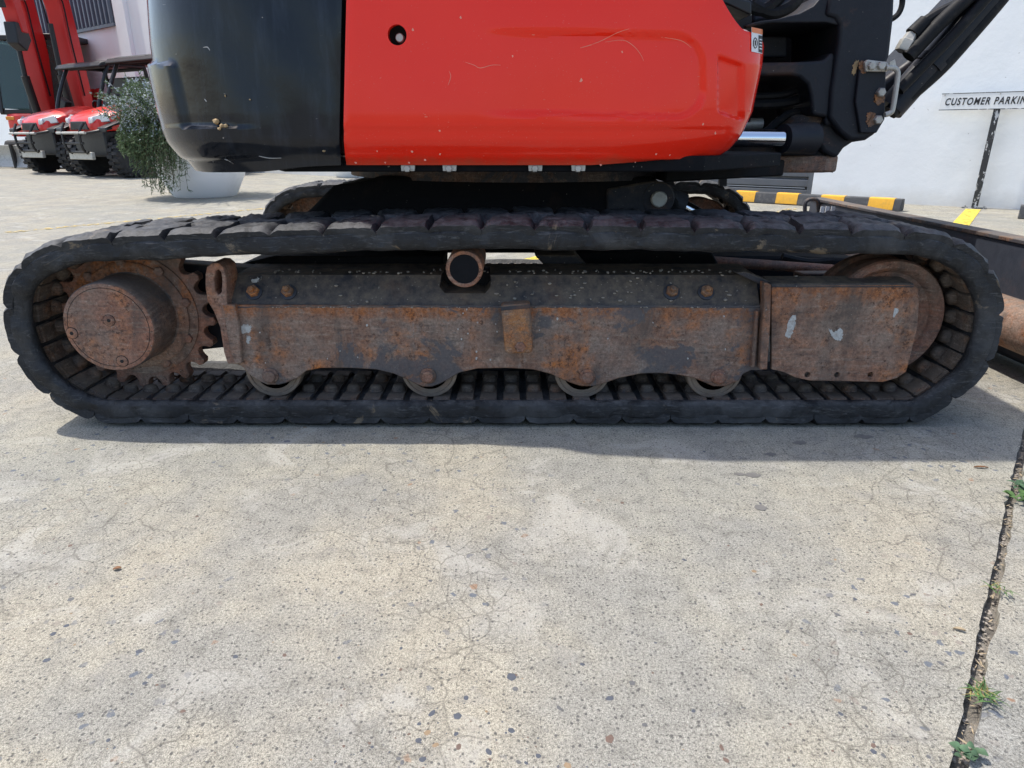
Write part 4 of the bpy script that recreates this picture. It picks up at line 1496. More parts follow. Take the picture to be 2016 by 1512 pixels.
# swing ram rod
MB().cyl(at3(1405, 272, 2.38), at3(1541, 273, 2.38), 0.027, seg=28).build('swing_ram_rod', 'chrome', EX)
MB().cyl(at3(1541, 273, 2.38), at3(1600, 272, 2.42), 0.046, 0.05, 24).build('rod_eye', 'black_cast', EX)
MB().cyl(at3(1440, 244, 2.62), at3(1500, 244, 2.62), 0.02, seg=16).build('inner_pipe', 'galv', EX)
for pts, r in (([(1440, 268), (1500, 262), (1530, 240), (1560, 222), (1610, 222)], 0.014), ([(1470, 205), (1530, 204), (1570, 196), (1596, 180)], 0.016), ([(1470, 190), (1540, 186), (1580, 172)], 0.012), ([(1470, 240), (1476, 220), (1482, 205)], 0.010)):
    MB().tube(catmull([at3(x, y, 2.54) for x, y in pts], 6), r, 8).build('hose', 'hose', EX)
for pts in ([(1480, 8), (1520, 26), (1560, 10), (1580, -20)], [(1450, 0), (1500, 20), (1540, -10)]):
    MB().tube(catmull([at3(x, y, 2.3) for x, y in pts], 6), 0.018, 8).build('hose', 'hose', EX)
MB().prism(px([(1370, -20), (1480, 2), (1480, 30), (1430, 8), (1370, -8)], 1.95), 1.95, 2.2).build('cab_sill', 'dull_plastic', EX, bevel=0.004)
MB().prism(px([(1360, -150), (1480, -150), (1480, 60), (1360, 60)], 2.45), 2.45, 2.5).build('cab_floor', 'dull_plastic', EX)
MB().prism(px([(1482, -60), (1640, -60), (1600, 8), (1570, 30), (1482, 44)], 2.78), 2.78, 2.84).build('boom_guard', 'black_steel', EX, bevel=0.01)
MB().bar(at3(1478, -40, 2.3), at3(1478, 30, 2.3), 0.006, 0.006).build('cab_edge_trim', 'galv', EX)

# boom ram and boom behind the bracket
rp0, rp1 = at3(1742, 236, 2.60), at3(2110, -170, 2.75)
boom = MB().prism(px([(1700, 205), (1735, 160), (1790, 120), (1850, 60), (1905, 0), (1990, -90), (2080, -90), (1985, 0), (1890, 110), (1850, 150), (1785, 200), (1755, 222), (1720, 225)], 2.62), 2.62, 2.86).build('boom', 'black_hydraulic', EX, bevel=0.02, seg=3)
MB().cyl(at3(1752, 215, 2.56), at3(1995, -60, 2.56), 0.048, seg=24).build('boom_ram', 'black_hydraulic', boom)
MB().cyl(at3(1826, 133, 2.56), at3(1838, 119, 2.56), 0.054, seg=24).build('ram_collar', 'black_hydraulic', boom)
for pts, r, yy_ in (([(1788, 112), (1812, 86), (1850, 46), (1900, 0), (1950, -50)], 0.024, 2.50), ([(1752, 222), (1792, 186), (1848, 136), (1892, 88), (1972, -6), (2010, -60)], 0.026, 2.54), ([(1770, 178), (1815, 132), (1868, 78), (1935, 4), (1980, -50)], 0.018, 2.49)):
    MB().tube(catmull([at3(x, y, yy_) for x, y in pts], 6), r, 12).build('hose', 'hose', boom)
MB().tube(catmull([at3(x, y, 2.52) for x, y in ((1782, 92), (1800, 66), (1826, 40), (1862, 20), (1910, -4), (1960, -40))], 6), 0.019, 10).build('hose', 'hose', boom)
MB().tube(catmull([at3(x, y, 2.55) for x, y in ((1795, 100), (1830, 62), (1880, 22), (1935, -30))], 6), 0.014, 10).build('hose', 'hose', boom)
MB().cyl(at3(1796, 68, 2.52), at3(1822, 42, 2.52), 0.026, 0.024, 16).build('hose_sleeve', 'hose', boom)
MB().lathe([(0.026, 0), (0.028, 0.004), (0.028, 0.034), (0.024, 0.038), (0.02, 0.06)], at3(1777, 102, 2.52), at3(1800, 62, 2.52) - at3(1777, 102, 2.52), 6).build('hose_fitting', 'galv', boom, angle=25)
MB().tube(catmull([at3(x, y, 2.5) for x, y in ((1752, 40), (1768, 28), (1776, 8), (1776, -20))], 5), 0.009, 8).build('hose', 'hose', boom)
# galvanised clip and stop rod
clip = MB().prism(px([(1702, 123), (1708, 117), (1748, 122), (1748, 141), (1704, 141)], YB - .03), YB - 0.030, YB - 0.016).build('clip_plate', 'galv', casting, bevel=0.003)
for bx_ in (1715, 1734):
    MB().lathe([(0.013, 0), (0.013, 0.010), (0.010, 0.012)], at3(bx_, 130, YB - 0.03), (0, -1, 0), 6).build('clip_bolt', 'galv', clip)
MB().tube(catmull([at3(x, y, YB - 0.035) for x, y in ((1744, 133), (1760, 134), (1767, 142), (1766, 160), (1758, 212), (1753, 222), (1742, 226))], 5), 0.0085, 10).build('stop_rod', 'galv', clip)
MB().prism(px([(1752, 122), (1762, 117), (1765, 132), (1752, 134)], YB - .04), YB - 0.04, YB - 0.036).build('clip_tag', 'galv', clip)
for bx_, by_ in ((1733, 182), (1727, 236)):
    bb = MB().lathe([(0.016, 0), (0.016, 0.004), (0.014, 0.012), (0.011, 0.014)], at3(bx_, by_, YB - 0.014), (0, -1, 0), 6).build('cheek_bolt', 'galv', casting)
for i, pts in enumerate(([(1722, 188), (1738, 186), (1740, 198), (1730, 206), (1722, 200)], [(1708, 222), (1722, 224), (1724, 240), (1712, 250), (1706, 240)], [(1690, 124), (1703, 122), (1704, 140), (1698, 146)])):
    flake(pts, YB - 0.0145, casting, 'rust_orange', seed=40 + i, name='rust_patch', r=2.0)
flake([(1682, 122), (1690, 121), (1686, 140), (1680, 150), (1678, 136)], YB - 0.0005, casting, 'primer_tan', seed=46, name='rust_patch')


# ------------------------------------------------------------------ the building along the back of the yard
BD = empty('building', tuple(wpt(0, 0, 0)), WRZ)
tag(BD, 'long white rendered building with grey louvres and roller door behind the machines', 'building')
# local frame: x along the wall, -y out of the wall
s_left, s_right = wall_s(-500, 300), wall_s(2500, 300)
d0, d1 = wall_s(1120, 350), wall_s(1597, 380)
l0 = wall_s(60, 60)
l1 = wall_s(228, 45)
lz = CAMH + (-SP + (756 - 45) / FPX * CP) / (CP + (756 - 45) / FPX * SP) * (WY0 + WM * -0) * 0 + 3.22
WH = 6.5
wl = MB()
wl.box(s_left, d0, 0, 0.3, -0.05, WH)
wl.box(d1, s_right, 0, 0.3, -0.05, WH)
wl.box(d0, d1, 0, 0.3, 2.6, WH)
wl.box(s_left, s_right, 0.3, 9, -0.05, WH - 0.3)
wl.build('wall', 'white_render', BD, angle=0)
cx = wall_s(238, 60)
MB().box(cx, cx + 0.5, -0.10, 0.0, -0.02, WH).build('pilaster', 'white_render', BD, bevel=0.01)
rd = MB().box(d0, d1, 0.12, 0.14, 0.0, 2.6).build('roller_door', 'door_grey', BD, angle=0)
slat = MB().prismx([(0.0, 0.0), (-0.03, 0.012), (-0.03, 0.085), (0.0, 0.10), (0.012, 0.10), (0.012, 0.0)], d0 + 0.01, d1 - 0.06).build('door_slat', 'door_grey', rd, bevel=0.003)
slat.location = (0, 0.105, 0.012)
for k in range(1, 22):
    o = slat.copy()
    COL.objects.link(o)
    o.parent = rd
    o.location = (0, 0.105, 0.012 + k * 0.115)
for k in range(0, 22, 1):
    if k % 2 == 0:
        MB().box(d0 + 0.01, d1 - 0.1, 0.078, 0.10, 0.118 + k * 0.115, 0.126 + k * 0.115).build('slat_edge', 'door_pale', rd, angle=0)
MB().box(d1 - 0.06, d1 - 0.002, 0.02, 0.118, 0.0, 2.6).build('door_guide', 'door_grey', BD, bevel=0.004)


def louvre(a, b, z0, z1):
    fo = MB().box(a, b, -0.012, -0.004, z0, z1).build('louvre_window', 'louvre', BD)
    MB().box(a, b, -0.06, -0.002, z0 - 0.07, z0 - 0.002).build('sill', 'louvre', fo)
    MB().box(a, b, -0.06, -0.002, z1 + 0.002, z1 + 0.06).build('head', 'louvre', fo)
    n = int((b - a) / 0.20)
    first = None
    for k in range(n):
        x = a + (k + 0.5) * (b - a) / n
        if first is None:
            first = MB().prismz([(-0.07, -0.013), (-0.035, -0.07), (0.02, -0.07), (0.04, -0.013)], z0, z1).build('slat', 'louvre', fo)
            first.location = (x, 0, 0)
        else:
            o = first.copy()
            COL.objects.link(o)
            o.parent = fo
            o.location = (x, 0, 0)


louvre(l1 - 5.6, l1, 3.22, 6.0)

# ------------------------------------------------------------------ striped wheel stop, sign, planters
def wheel_stop(p, q, label, group=None):
    p, q = Vector(p), Vector(q)
    d = q - p
    L = d.length
    rz = math.atan2(d.y, d.x)
    e = empty('wheel_stop', (p.x, p.y, 0), rz)
    tag(e, label, 'wheel stop', group)
    prof = [(0.0, 0.002), (0.0, 0.03), (0.022, 0.115), (0.035, 0.12), (0.115, 0.12), (0.128, 0.115), (0.15, 0.03), (0.15, 0.002)]
    MB().prismx(prof, 0, L).build('body', 'stop_black', e, bevel=0.006)
    n = 4
    seg = L / 7.9
    for k in range(n):
        a = 0.18 + (2 * k) * seg * 0.98
        if a + seg * 0.95 > L:
            break
        mb = MB()
        o = 0.003
        pr = [(-o, 0.012), (-o, 0.03), (0.021 - o, 0.116), (0.034, 0.12 + o), (0.116, 0.12 + o), (0.1285 + o * .6, 0.116), (0.15 + o, 0.03), (0.15 + o, 0.012)]
        mb.prismx(pr, a, a + seg * 0.97)
        mb.build('yellow_band', 'stop_yellow', e)
    return e


wheel_stop((2.42, 8.09), (3.87, 6.87), 'black and yellow striped rubber wheel stop in front of the roller door', 'wheel stops along the building')
g2 = Vector((4.90 + 0.45, 6.25))
q0 = Vector(gnd(2003, 431))
wheel_stop(q0, q0 + Vector((WT.x, WT.y)) * 1.5, 'dark wheel stop just showing at the right edge below the parking sign', 'wheel stops along the building')

sp0 = Vector(gnd(1918, 410))
SG = empty('parking_sign', (sp0.x, sp0.y, 0), WRZ)
tag(SG, 'white parking sign board on a peeling black post', 'sign')
zs1 = CAMH + (-SP + (756 - 181) / FPX * CP) / (CP + (756 - 181) / FPX * SP) * sp0.y
zs0 = CAMH + (-SP + (756 - 215) / FPX * CP) / (CP + (756 - 215) / FPX * SP) * sp0.y
MB().box(-0.028, 0.028, -0.028, 0.028, 0.006, zs0 + 0.12).build('post', 'peeling_post', SG, bevel=0.003)
MB().box(-0.11, 0.11, -0.06, 0.06, 0.0, 0.008).build('base_plate', 'peeling_post', SG, bevel=0.002)
for x in (-0.085, 0.085):
    MB().cyl((x, 0, 0.006), (x, 0, 0.025), 0.010, seg=6).build('anchor_bolt', 'galv', SG)
bx0 = -0.50
bo = MB().box(bx0, bx0 + 0.86, -0.036, -0.030, zs0, zs1).build('sign_board', 'sign_white', SG, bevel=0.001)
fr = MB()
for a, b, c_, d_ in ((bx0, bx0 + 0.86, zs0 - .002, zs0 + .005), (bx0, bx0 + 0.86, zs1 - .006, zs1)):
    fr.box(a, b, -0.0385, -0.0362, c_, d_)
fr.build('board_rim', 'peeling_post', bo, angle=0)
cu = bpy.data.curves.new('lettering', 'FONT')
cu.body = 'CUSTOMER PARKING'
cu.size = 0.094
cu.shear = 0.18
cu.offset = 0.0022
cu.extrude = 0.0008
cu.space_character = 1.22
to = bpy.data.objects.new('lettering_tmp', cu)
COL.objects.link(to)
bpy.context.view_layer.update()
lm = bpy.data.meshes.new_from_object(to.evaluated_get(bpy.context.evaluated_depsgraph_get()))
bpy.data.objects.remove(to)
wv = [v.co.x for v in lm.vertices]
k = (0.735) / (max(wv) - min(wv))
for v in lm.vertices:
    v.co = ((v.co.x - min(wv)) * k, -v.co.z, v.co.y)
lm.materials.append(M['sign_ink'])
lo = bpy.data.objects.new('lettering', lm)
COL.objects.link(lo)
lo.parent = bo
lo.location = (bx0 + 0.045, -0.0375, zs0 + (zs1 - zs0) * 0.5 - 0.033)
for x in (bx0 + 0.03, 0.0, bx0 + 0.83):
    MB().cyl((x, -0.041, zs1 - 0.018), (x, -0.036, zs1 - 0.018), 0.007, seg=8).build('rivet', 'galv', bo)


def planter(loc, r, h, label, seg=48):
    e = empty('planter', loc)
    tag(e, label, 'planter', 'white planters in the yard')
    MB().lathe([(r * 0.62, 0.0), (r * 0.66, 0.02), (r * 0.86, h * 0.35), (r * 0.97, h * 0.7), (r, h * 0.92), (r * 1.02, h), (r * 0.96, h + 0.01), (r * 0.93, h - 0.03)], (0, 0, 0), (0, 0, 1), seg).build('pot', 'white_pot', e)
    MB().lathe([(r * 0.94, h - 0.05), (r * 0.5, h - 0.035), (0.01, h - 0.03)], (0, 0, 0), (0, 0, 1), 24).build('potting_soil', 'soil_pot', e)
    return e


pg = gnd(388, 389)
POTR, POTH = 0.58, 0.72
PL = (pg[0], pg[1] + 0.25, 0)
planter(PL, POTR, POTH, 'large white round planter holding the trailing rosemary beside the black counterweight')
p2 = gnd(702, 346)
planter((p2[0], p2[1] - 0.35, 0), 0.46, 0.62, 'white planter whose foot shows under the seam of black and red panels')
p3 = gnd(812, 345)
planter((p3[0], p3[1] - 0.5, 0), 0.46, 0.62, 'white planter mostly hidden behind the swing bearing')


def rosemary(name, loc, label):
    e = empty(name, loc)
    tag(e, label, 'plant')
    rnd = random.Random(31)
    st, lf, fl = MB(), MB(), MB()

    def needle(mb, p, d, L, w):
        d = d.normalized()
        s = d.cross(Vector((rnd.uniform(-1, 1), rnd.uniform(-1, 1), rnd.uniform(-1, 1)))).normalized() * w
        mb.add([p - s, p + s, p + d * L * 0.7 + s * 0.8, p + d * L, p + d * L * 0.7 - s * 0.8], [(0, 1, 2, 3, 4)])

    for k in range(760):
        a = rnd.uniform(0, 2 * math.pi)
        # most growth hangs over the camera side and the left
        if rnd.random() < 0.8:
            a = rnd.gauss(math.pi * 1.22, 0.62)
        r0 = POTR * math.sqrt(rnd.random()) * 0.9
        kind = rnd.random()
        p = Vector((math.cos(a) * r0, math.sin(a) * r0, POTH))
        up = rnd.uniform(0.25, 0.62) * (1.25 - r0 / POTR * 0.5)
        out = rnd.uniform(0.30, 0.85)
        drop = rnd.uniform(0.10, 0.85) if kind < 0.75 else -rnd.uniform(0.0, 0.25)
        dirv = Vector((math.cos(a), math.sin(a), 0))
        if dirv.x < -0.25:
            drop *= 1.0 - 0.75 * smooth(0.25, 0.85, -dirv.x)
            out *= 0.8
        if dirv.x > 0.2 and kind < 0.75:
            drop *= 0.35
            out *= 0.5
        rim = dirv * max(0.0, POTR * 1.0 - r0)
        tip = p + rim + dirv * out * 0.42 + Vector((0, 0, -drop * 0.85))
        if kind >= 0.75:
            tip = p + dirv * out * 0.9 + Vector((0, 0, up))
        tip.z = max(tip.z, 0.10)
        mid = p + rim * 0.7 + dirv * out * 0.35 + Vector((0, 0, up * (0.85 if kind < 0.75 else 0.7)))
        pts = []
        N = 13
        for i in range(N):
            t = i / (N - 1)
            q = p * (1 - t) ** 2 + mid * 2 * t * (1 - t) * 1.0 + tip * t * t
            q += Vector((rnd.uniform(-1, 1), rnd.uniform(-1, 1), rnd.uniform(-1, 1))) * 0.012
            pts.append(q)
        st.tube(pts, [0.0045 * (1 - 0.7 * i / N) for i in range(N)], 3)
        for i in range(1, N - 1):
            d = pts[i + 1] - pts[i]
            for m in range(7):
                q = pts[i].lerp(pts[i + 1], rnd.random())
                o = Vector((rnd.uniform(-1, 1), rnd.uniform(-1, 1), rnd.uniform(-1, 1)))
                nd = d.normalized() * 0.7 + o.normalized() * 0.9
                bloom = (q.z > POTH - 0.05 and rnd.random() < 0.30 * smooth(POTH - .05, POTH + .2, q.z) + (0.05)) 
                if bloom:
                    needle(fl, q, nd, rnd.uniform(0.02, 0.035), 0.008)
                else:
                    needle(lf, q, nd, rnd.uniform(0.030, 0.060), 0.0042)
    st.build('stems', 'rosemary_stem', e, angle=0, recalc=False)
    lf.build('foliage', 'rosemary', e, angle=0, recalc=False)
    fl.build('blossom', 'rosemary_bloom', e, angle=0, recalc=False)
    return e


rosemary('rosemary', PL, 'trailing rosemary with pale blossom spilling over the large white planter')

# ------------------------------------------------------------------ utility vehicles
def make_utv():
    e = empty('utility_vehicle', (0, 0, 0))
    # local: +x forward, +y left, z up
    hood = MB()
    secs = [(1.42, 0.30, 0.78, 0.90), (1.34, 0.44, 0.74, 0.99), (1.10, 0.55, 0.76, 1.08), (0.75, 0.60, 0.80, 1.16), (0.45, 0.62, 0.80, 1.20)]
    vs, fs = [], []
    for x, w, z0, z1 in secs:
        vs += [(x, -w, z0), (x, -w, z1 - 0.07), (x, -w * 0.75, z1 - 0.005), (x, 0, z1 + 0.02), (x, w * 0.75, z1 - 0.005), (x, w, z1 - 0.07), (x, w, z0)]
    for i in range(len(secs) - 1):
        for j in range(6):
            fs.append((i * 7 + j, i * 7 + j + 1, (i + 1) * 7 + j + 1, (i + 1) * 7 + j))
        fs.append((i * 7 + 6, i * 7, (i + 1) * 7, (i + 1) * 7 + 6))
    fs.append(tuple(range(7)))
    fs.append(tuple(range(34, 27, -1)))
    hood.add(vs, fs)
    ho = hood.build('hood', 'machine_red', e, bevel=0.02)
    MB().prismx([(-0.27, 0.77), (0.27, 0.77), (0.22, 0.90), (-0.22, 0.90)], 1.40, 1.435).build('grille', 'dull_plastic', ho, bevel=0.01)
    for s in (-1, 1):
        hl = MB().add([(1.43, s * 0.30, 0.86), (1.42, s * 0.30, 0.96), (1.24, s * 0.54, 1.03), (1.22, s * 0.56, 0.90), (1.30, s * 0.27, 0.88), (1.32, s * 0.28, 0.96), (1.16, s * 0.46, 1.0), (1.14, s * 0.48, 0.88)],
                      [(0, 1, 2, 3), (4, 5, 6, 7), (0, 1, 5, 4), (1, 2, 6, 5), (2, 3, 7, 6), (3, 0, 4, 7)]).build('headlight', 'lens', e, bevel=0.012)
        MB().lathe([(0.045, 0), (0.04, 0.012), (0.02, 0.016)], (1.395, s * 0.36, 0.92), (1, 0, 0), 16).build('lamp_bulb', 'lens', hl)
        # fender
        fpts = [(1.42, 0.72), (1.36, 0.80), (1.14, 0.86), (0.80, 0.85), (0.62, 0.70), (0.55, 0.70), (0.60, 0.80), (0.76, 0.90), (1.12, 0.91), (1.42, 0.80)]
        MB().prism(fpts, s * 0.50, s * 0.74).build('fender', 'dull_plastic', e, bevel=0.015)
        MB().prism([(0.50, 0.36), (-0.45, 0.36), (-0.45, 0.62), (-0.2, 0.70), (0.3, 0.70), (0.50, 0.80)], s * 0.56, s * 0.66).build('door', 'machine_red', e, bevel=0.02)
    body = MB()
    body.box(-1.45, 1.30, -0.46, 0.46, 0.34, 0.76)
    body.build('chassis', 'dull_plastic', e, bevel=0.03)
    MB().box(-1.55, -0.52, -0.70, 0.70, 0.76, 1.10).build('cargo_bed', 'machine_red', e, bevel=0.03)
    for s in (-1, 1):
        sb = MB().box(-0.42, 0.05, s * 0.10 if s > 0 else -0.58, 0.58 if s > 0 else -0.10, 0.72, 0.84).build('seat', 'seat_black', e, bevel=0.04)
        MB().bar((-0.40, s * 0.34, 0.82), (-0.52, s * 0.34, 1.38), 0.46, 0.12, (0, 1, 0)).build('backrest', 'seat_black', sb, bevel=0.04)
    ring = [(0.26 + 0.06 * math.sin(a / 20 * 6.283), 0.34 + 0.17 * math.cos(a / 20 * 6.283), 1.16 + 0.15 * math.sin(a / 20 * 6.283)) for a in range(20)]
    MB().tube(ring, 0.016, 8, True).build('steering_wheel', 'dull_plastic', e)
    MB().box(0.30, 0.52, -0.6, 0.6, 0.9, 1.16).build('dashboard', 'dull_plastic', e, bevel=0.04)
    for s in (-1, 1):
        MB().tube(catmull([(0.55, s * 0.66, 0.75), (0.46, s * 0.68, 1.25), (0.18, s * 0.66, 1.86), (0.06, s * 0.64, 1.93), (-0.5, s * 0.64, 1.95), (-0.62, s * 0.65, 1.88), (-0.66, s * 0.67, 1.1), (-0.66, s * 0.66, 0.75)], 5), 0.036, 10).build('roll_bar', 'dull_plastic', e)
        MB().bar((0.20, s * 0.78, 1.22), (0.24, s * 0.98, 1.34), 0.16, 0.20).build('mirror', 'dull_plastic', e, bevel=0.02)
    for x in (0.10, -0.58):
        MB().tube([(x, -0.64, 1.92), (x, 0.64, 1.92)], 0.034, 10).build('cross_bar', 'dull_plastic', e)
    rf = MB()
    rf.prism([(0.36, 1.90), (0.30, 1.97), (0.05, 2.03), (-0.6, 2.05), (-0.78, 2.0), (-0.76, 1.96), (-0.6, 1.99), (0.04, 1.97), (0.30, 1.88)], -0.72, 0.72)
    rfo = rf.build('roof', 'dull_plastic', e, bevel=0.02)
    for s in (-1, 1):
        MB().bar((0.30, s * 0.45, 1.965), (-0.62, s * 0.45, 2.055), 0.10, 0.03).build('roof_rib', 'dull_plastic', rfo, bevel=0.01)
    MB().box(-0.70, -0.64, -0.62, 0.62, 0.80, 1.80).build('rear_panel', 'dull_plastic', e, bevel=0.02)
    # brush guard
    bgo = MB().tube([(1.575, -0.30, 0.56), (1.575, 0.30, 0.56)], 0.020, 8).build('brush_guard', 'dull_plastic', e)
    for s in (-1, 1):
        MB().tube(catmull([(1.40, s * 0.22, 0.36), (1.56, s * 0.24, 0.46), (1.58, s * 0.26, 0.72), (1.50, s * 0.30, 0.88)], 5), 0.022, 8).build('guard_upright', 'dull_plastic', bgo)
        MB().tube(catmull([(1.56, s * 0.24, 0.70), (1.46, s * 0.50, 0.74), (1.25, s * 0.64, 0.80)], 5), 0.022, 8).build('guard_side', 'dull_plastic', bgo)
    MB().tube([(1.58, -0.42, 0.72), (1.58, 0.42, 0.72)], 0.022, 8).build('guard_bar', 'galv', bgo)
    MB().tube([(1.52, -0.30, 0.42), (1.52, 0.30, 0.42)], 0.020, 8).build('guard_bar', 'dull_plastic', bgo)
    MB().box(1.44, 1.50, -0.34, 0.34, 0.30, 0.42).build('skid_plate', 'galv', e, bevel=0.01)
    # wheels
    tm = MB()
    R0 = 0.335
    prof = [(0.19, -0.10), (0.25, -0.125), (0.30, -0.125), (0.322, -0.11), (0.326, 0.0), (0.322, 0.11), (0.30, 0.125), (0.25, 0.125), (0.19, 0.10)]
    tm.lathe(prof, (0, 0, 0), (0, 1, 0), 32)
    for k in range(20):
        a = 2 * math.pi * k / 20
        for s in (-1, 1):
            aa = a + (0.157 if s > 0 else 0)
            c, sn_ = math.cos(aa), math.sin(aa)
            rad, tan = Vector((c, 0, sn_)), Vector((-sn_, 0, c))
            p = rad * 0.325 + Vector((0, s * 0.065, 0))
            vs = []
            for i, h in ((0, -0.02), (1, 0.024)):
                w = 0.028 if i else 0.034
                for q, y in ((-1, -0.06), (1, -0.06), (1, 0.062), (-1, 0.062)):
                    vs.append(p + rad * h + tan * (w * q) + Vector((0, y, 0)))
            tm.add(vs, [(0, 1, 2, 3), (4, 5, 6, 7), (0, 1, 5, 4), (1, 2, 6, 5), (2, 3, 7, 6), (3, 0, 4, 7)])
    tmesh = tm.mesh('tyre', 'tyre', 40)
    rm = MB().lathe([(0.02, 0.075), (0.05, 0.08), (0.06, 0.05), (0.14, 0.03), (0.175, 0.06), (0.20, 0.105), (0.205, 0.10), (0.19, 0.0), (0.02, 0.0)], (0, 0, 0), (0, 1, 0), 28)
    rmesh = rm.mesh('rim', 'rim_dark', 30)
    nmesh = None
    for x in (1.0, -1.0):
        for s in (-1, 1):
            w = bpy.data.objects.new('wheel', None)
            w.empty_display_size = 0.1
            COL.objects.link(w)
            w.parent = e
            w.location = (x, s * 0.60, R0 + 0.012)
            if s < 0:
                w.rotation_euler = (0, 0, math.pi)
            if x > 0:
                w.rotation_euler.z += 0.10
            for nm, me in (('tyre', tmesh), ('rim', rmesh)):
                o = bpy.data.objects.new(nm, me)
                COL.objects.link(o)
                o.parent = w
    return e


utv = make_utv()
UF = math.atan2(-0.86, -0.50)
UG = 'red utility vehicles parked by the building'


def place(o, x, y, rz, label, group=UG, cat='utility vehicle', sc=1.07):
    o.scale = (sc, sc, sc)
    o.location = (x, y, 0)
    o.rotation_euler = (0, 0, rz)
    tag(o, label, cat, group)


# nearest front-left wheel touches the yard where the sight line through its foot does
fw = Vector((math.cos(UF), math.sin(UF)))
lf_ = Vector((-fw.y, fw.x))
w0 = Vector(gnd(266, 350))
o0 = w0 - fw * 1.07 - lf_ * 0.66
place(utv, o0.x, o0.y, UF, 'red utility vehicle nearest the rosemary, its front wheel by the planter')
w1 = Vector(gnd(160, 343))
o1 = w1 - fw * 1.07 - lf_ * 0.66
u2 = copy_tree(utv)
place(u2, o1.x, o1.y, UF + 0.03, 'red utility vehicle with bright headlight, left of the one by the rosemary')
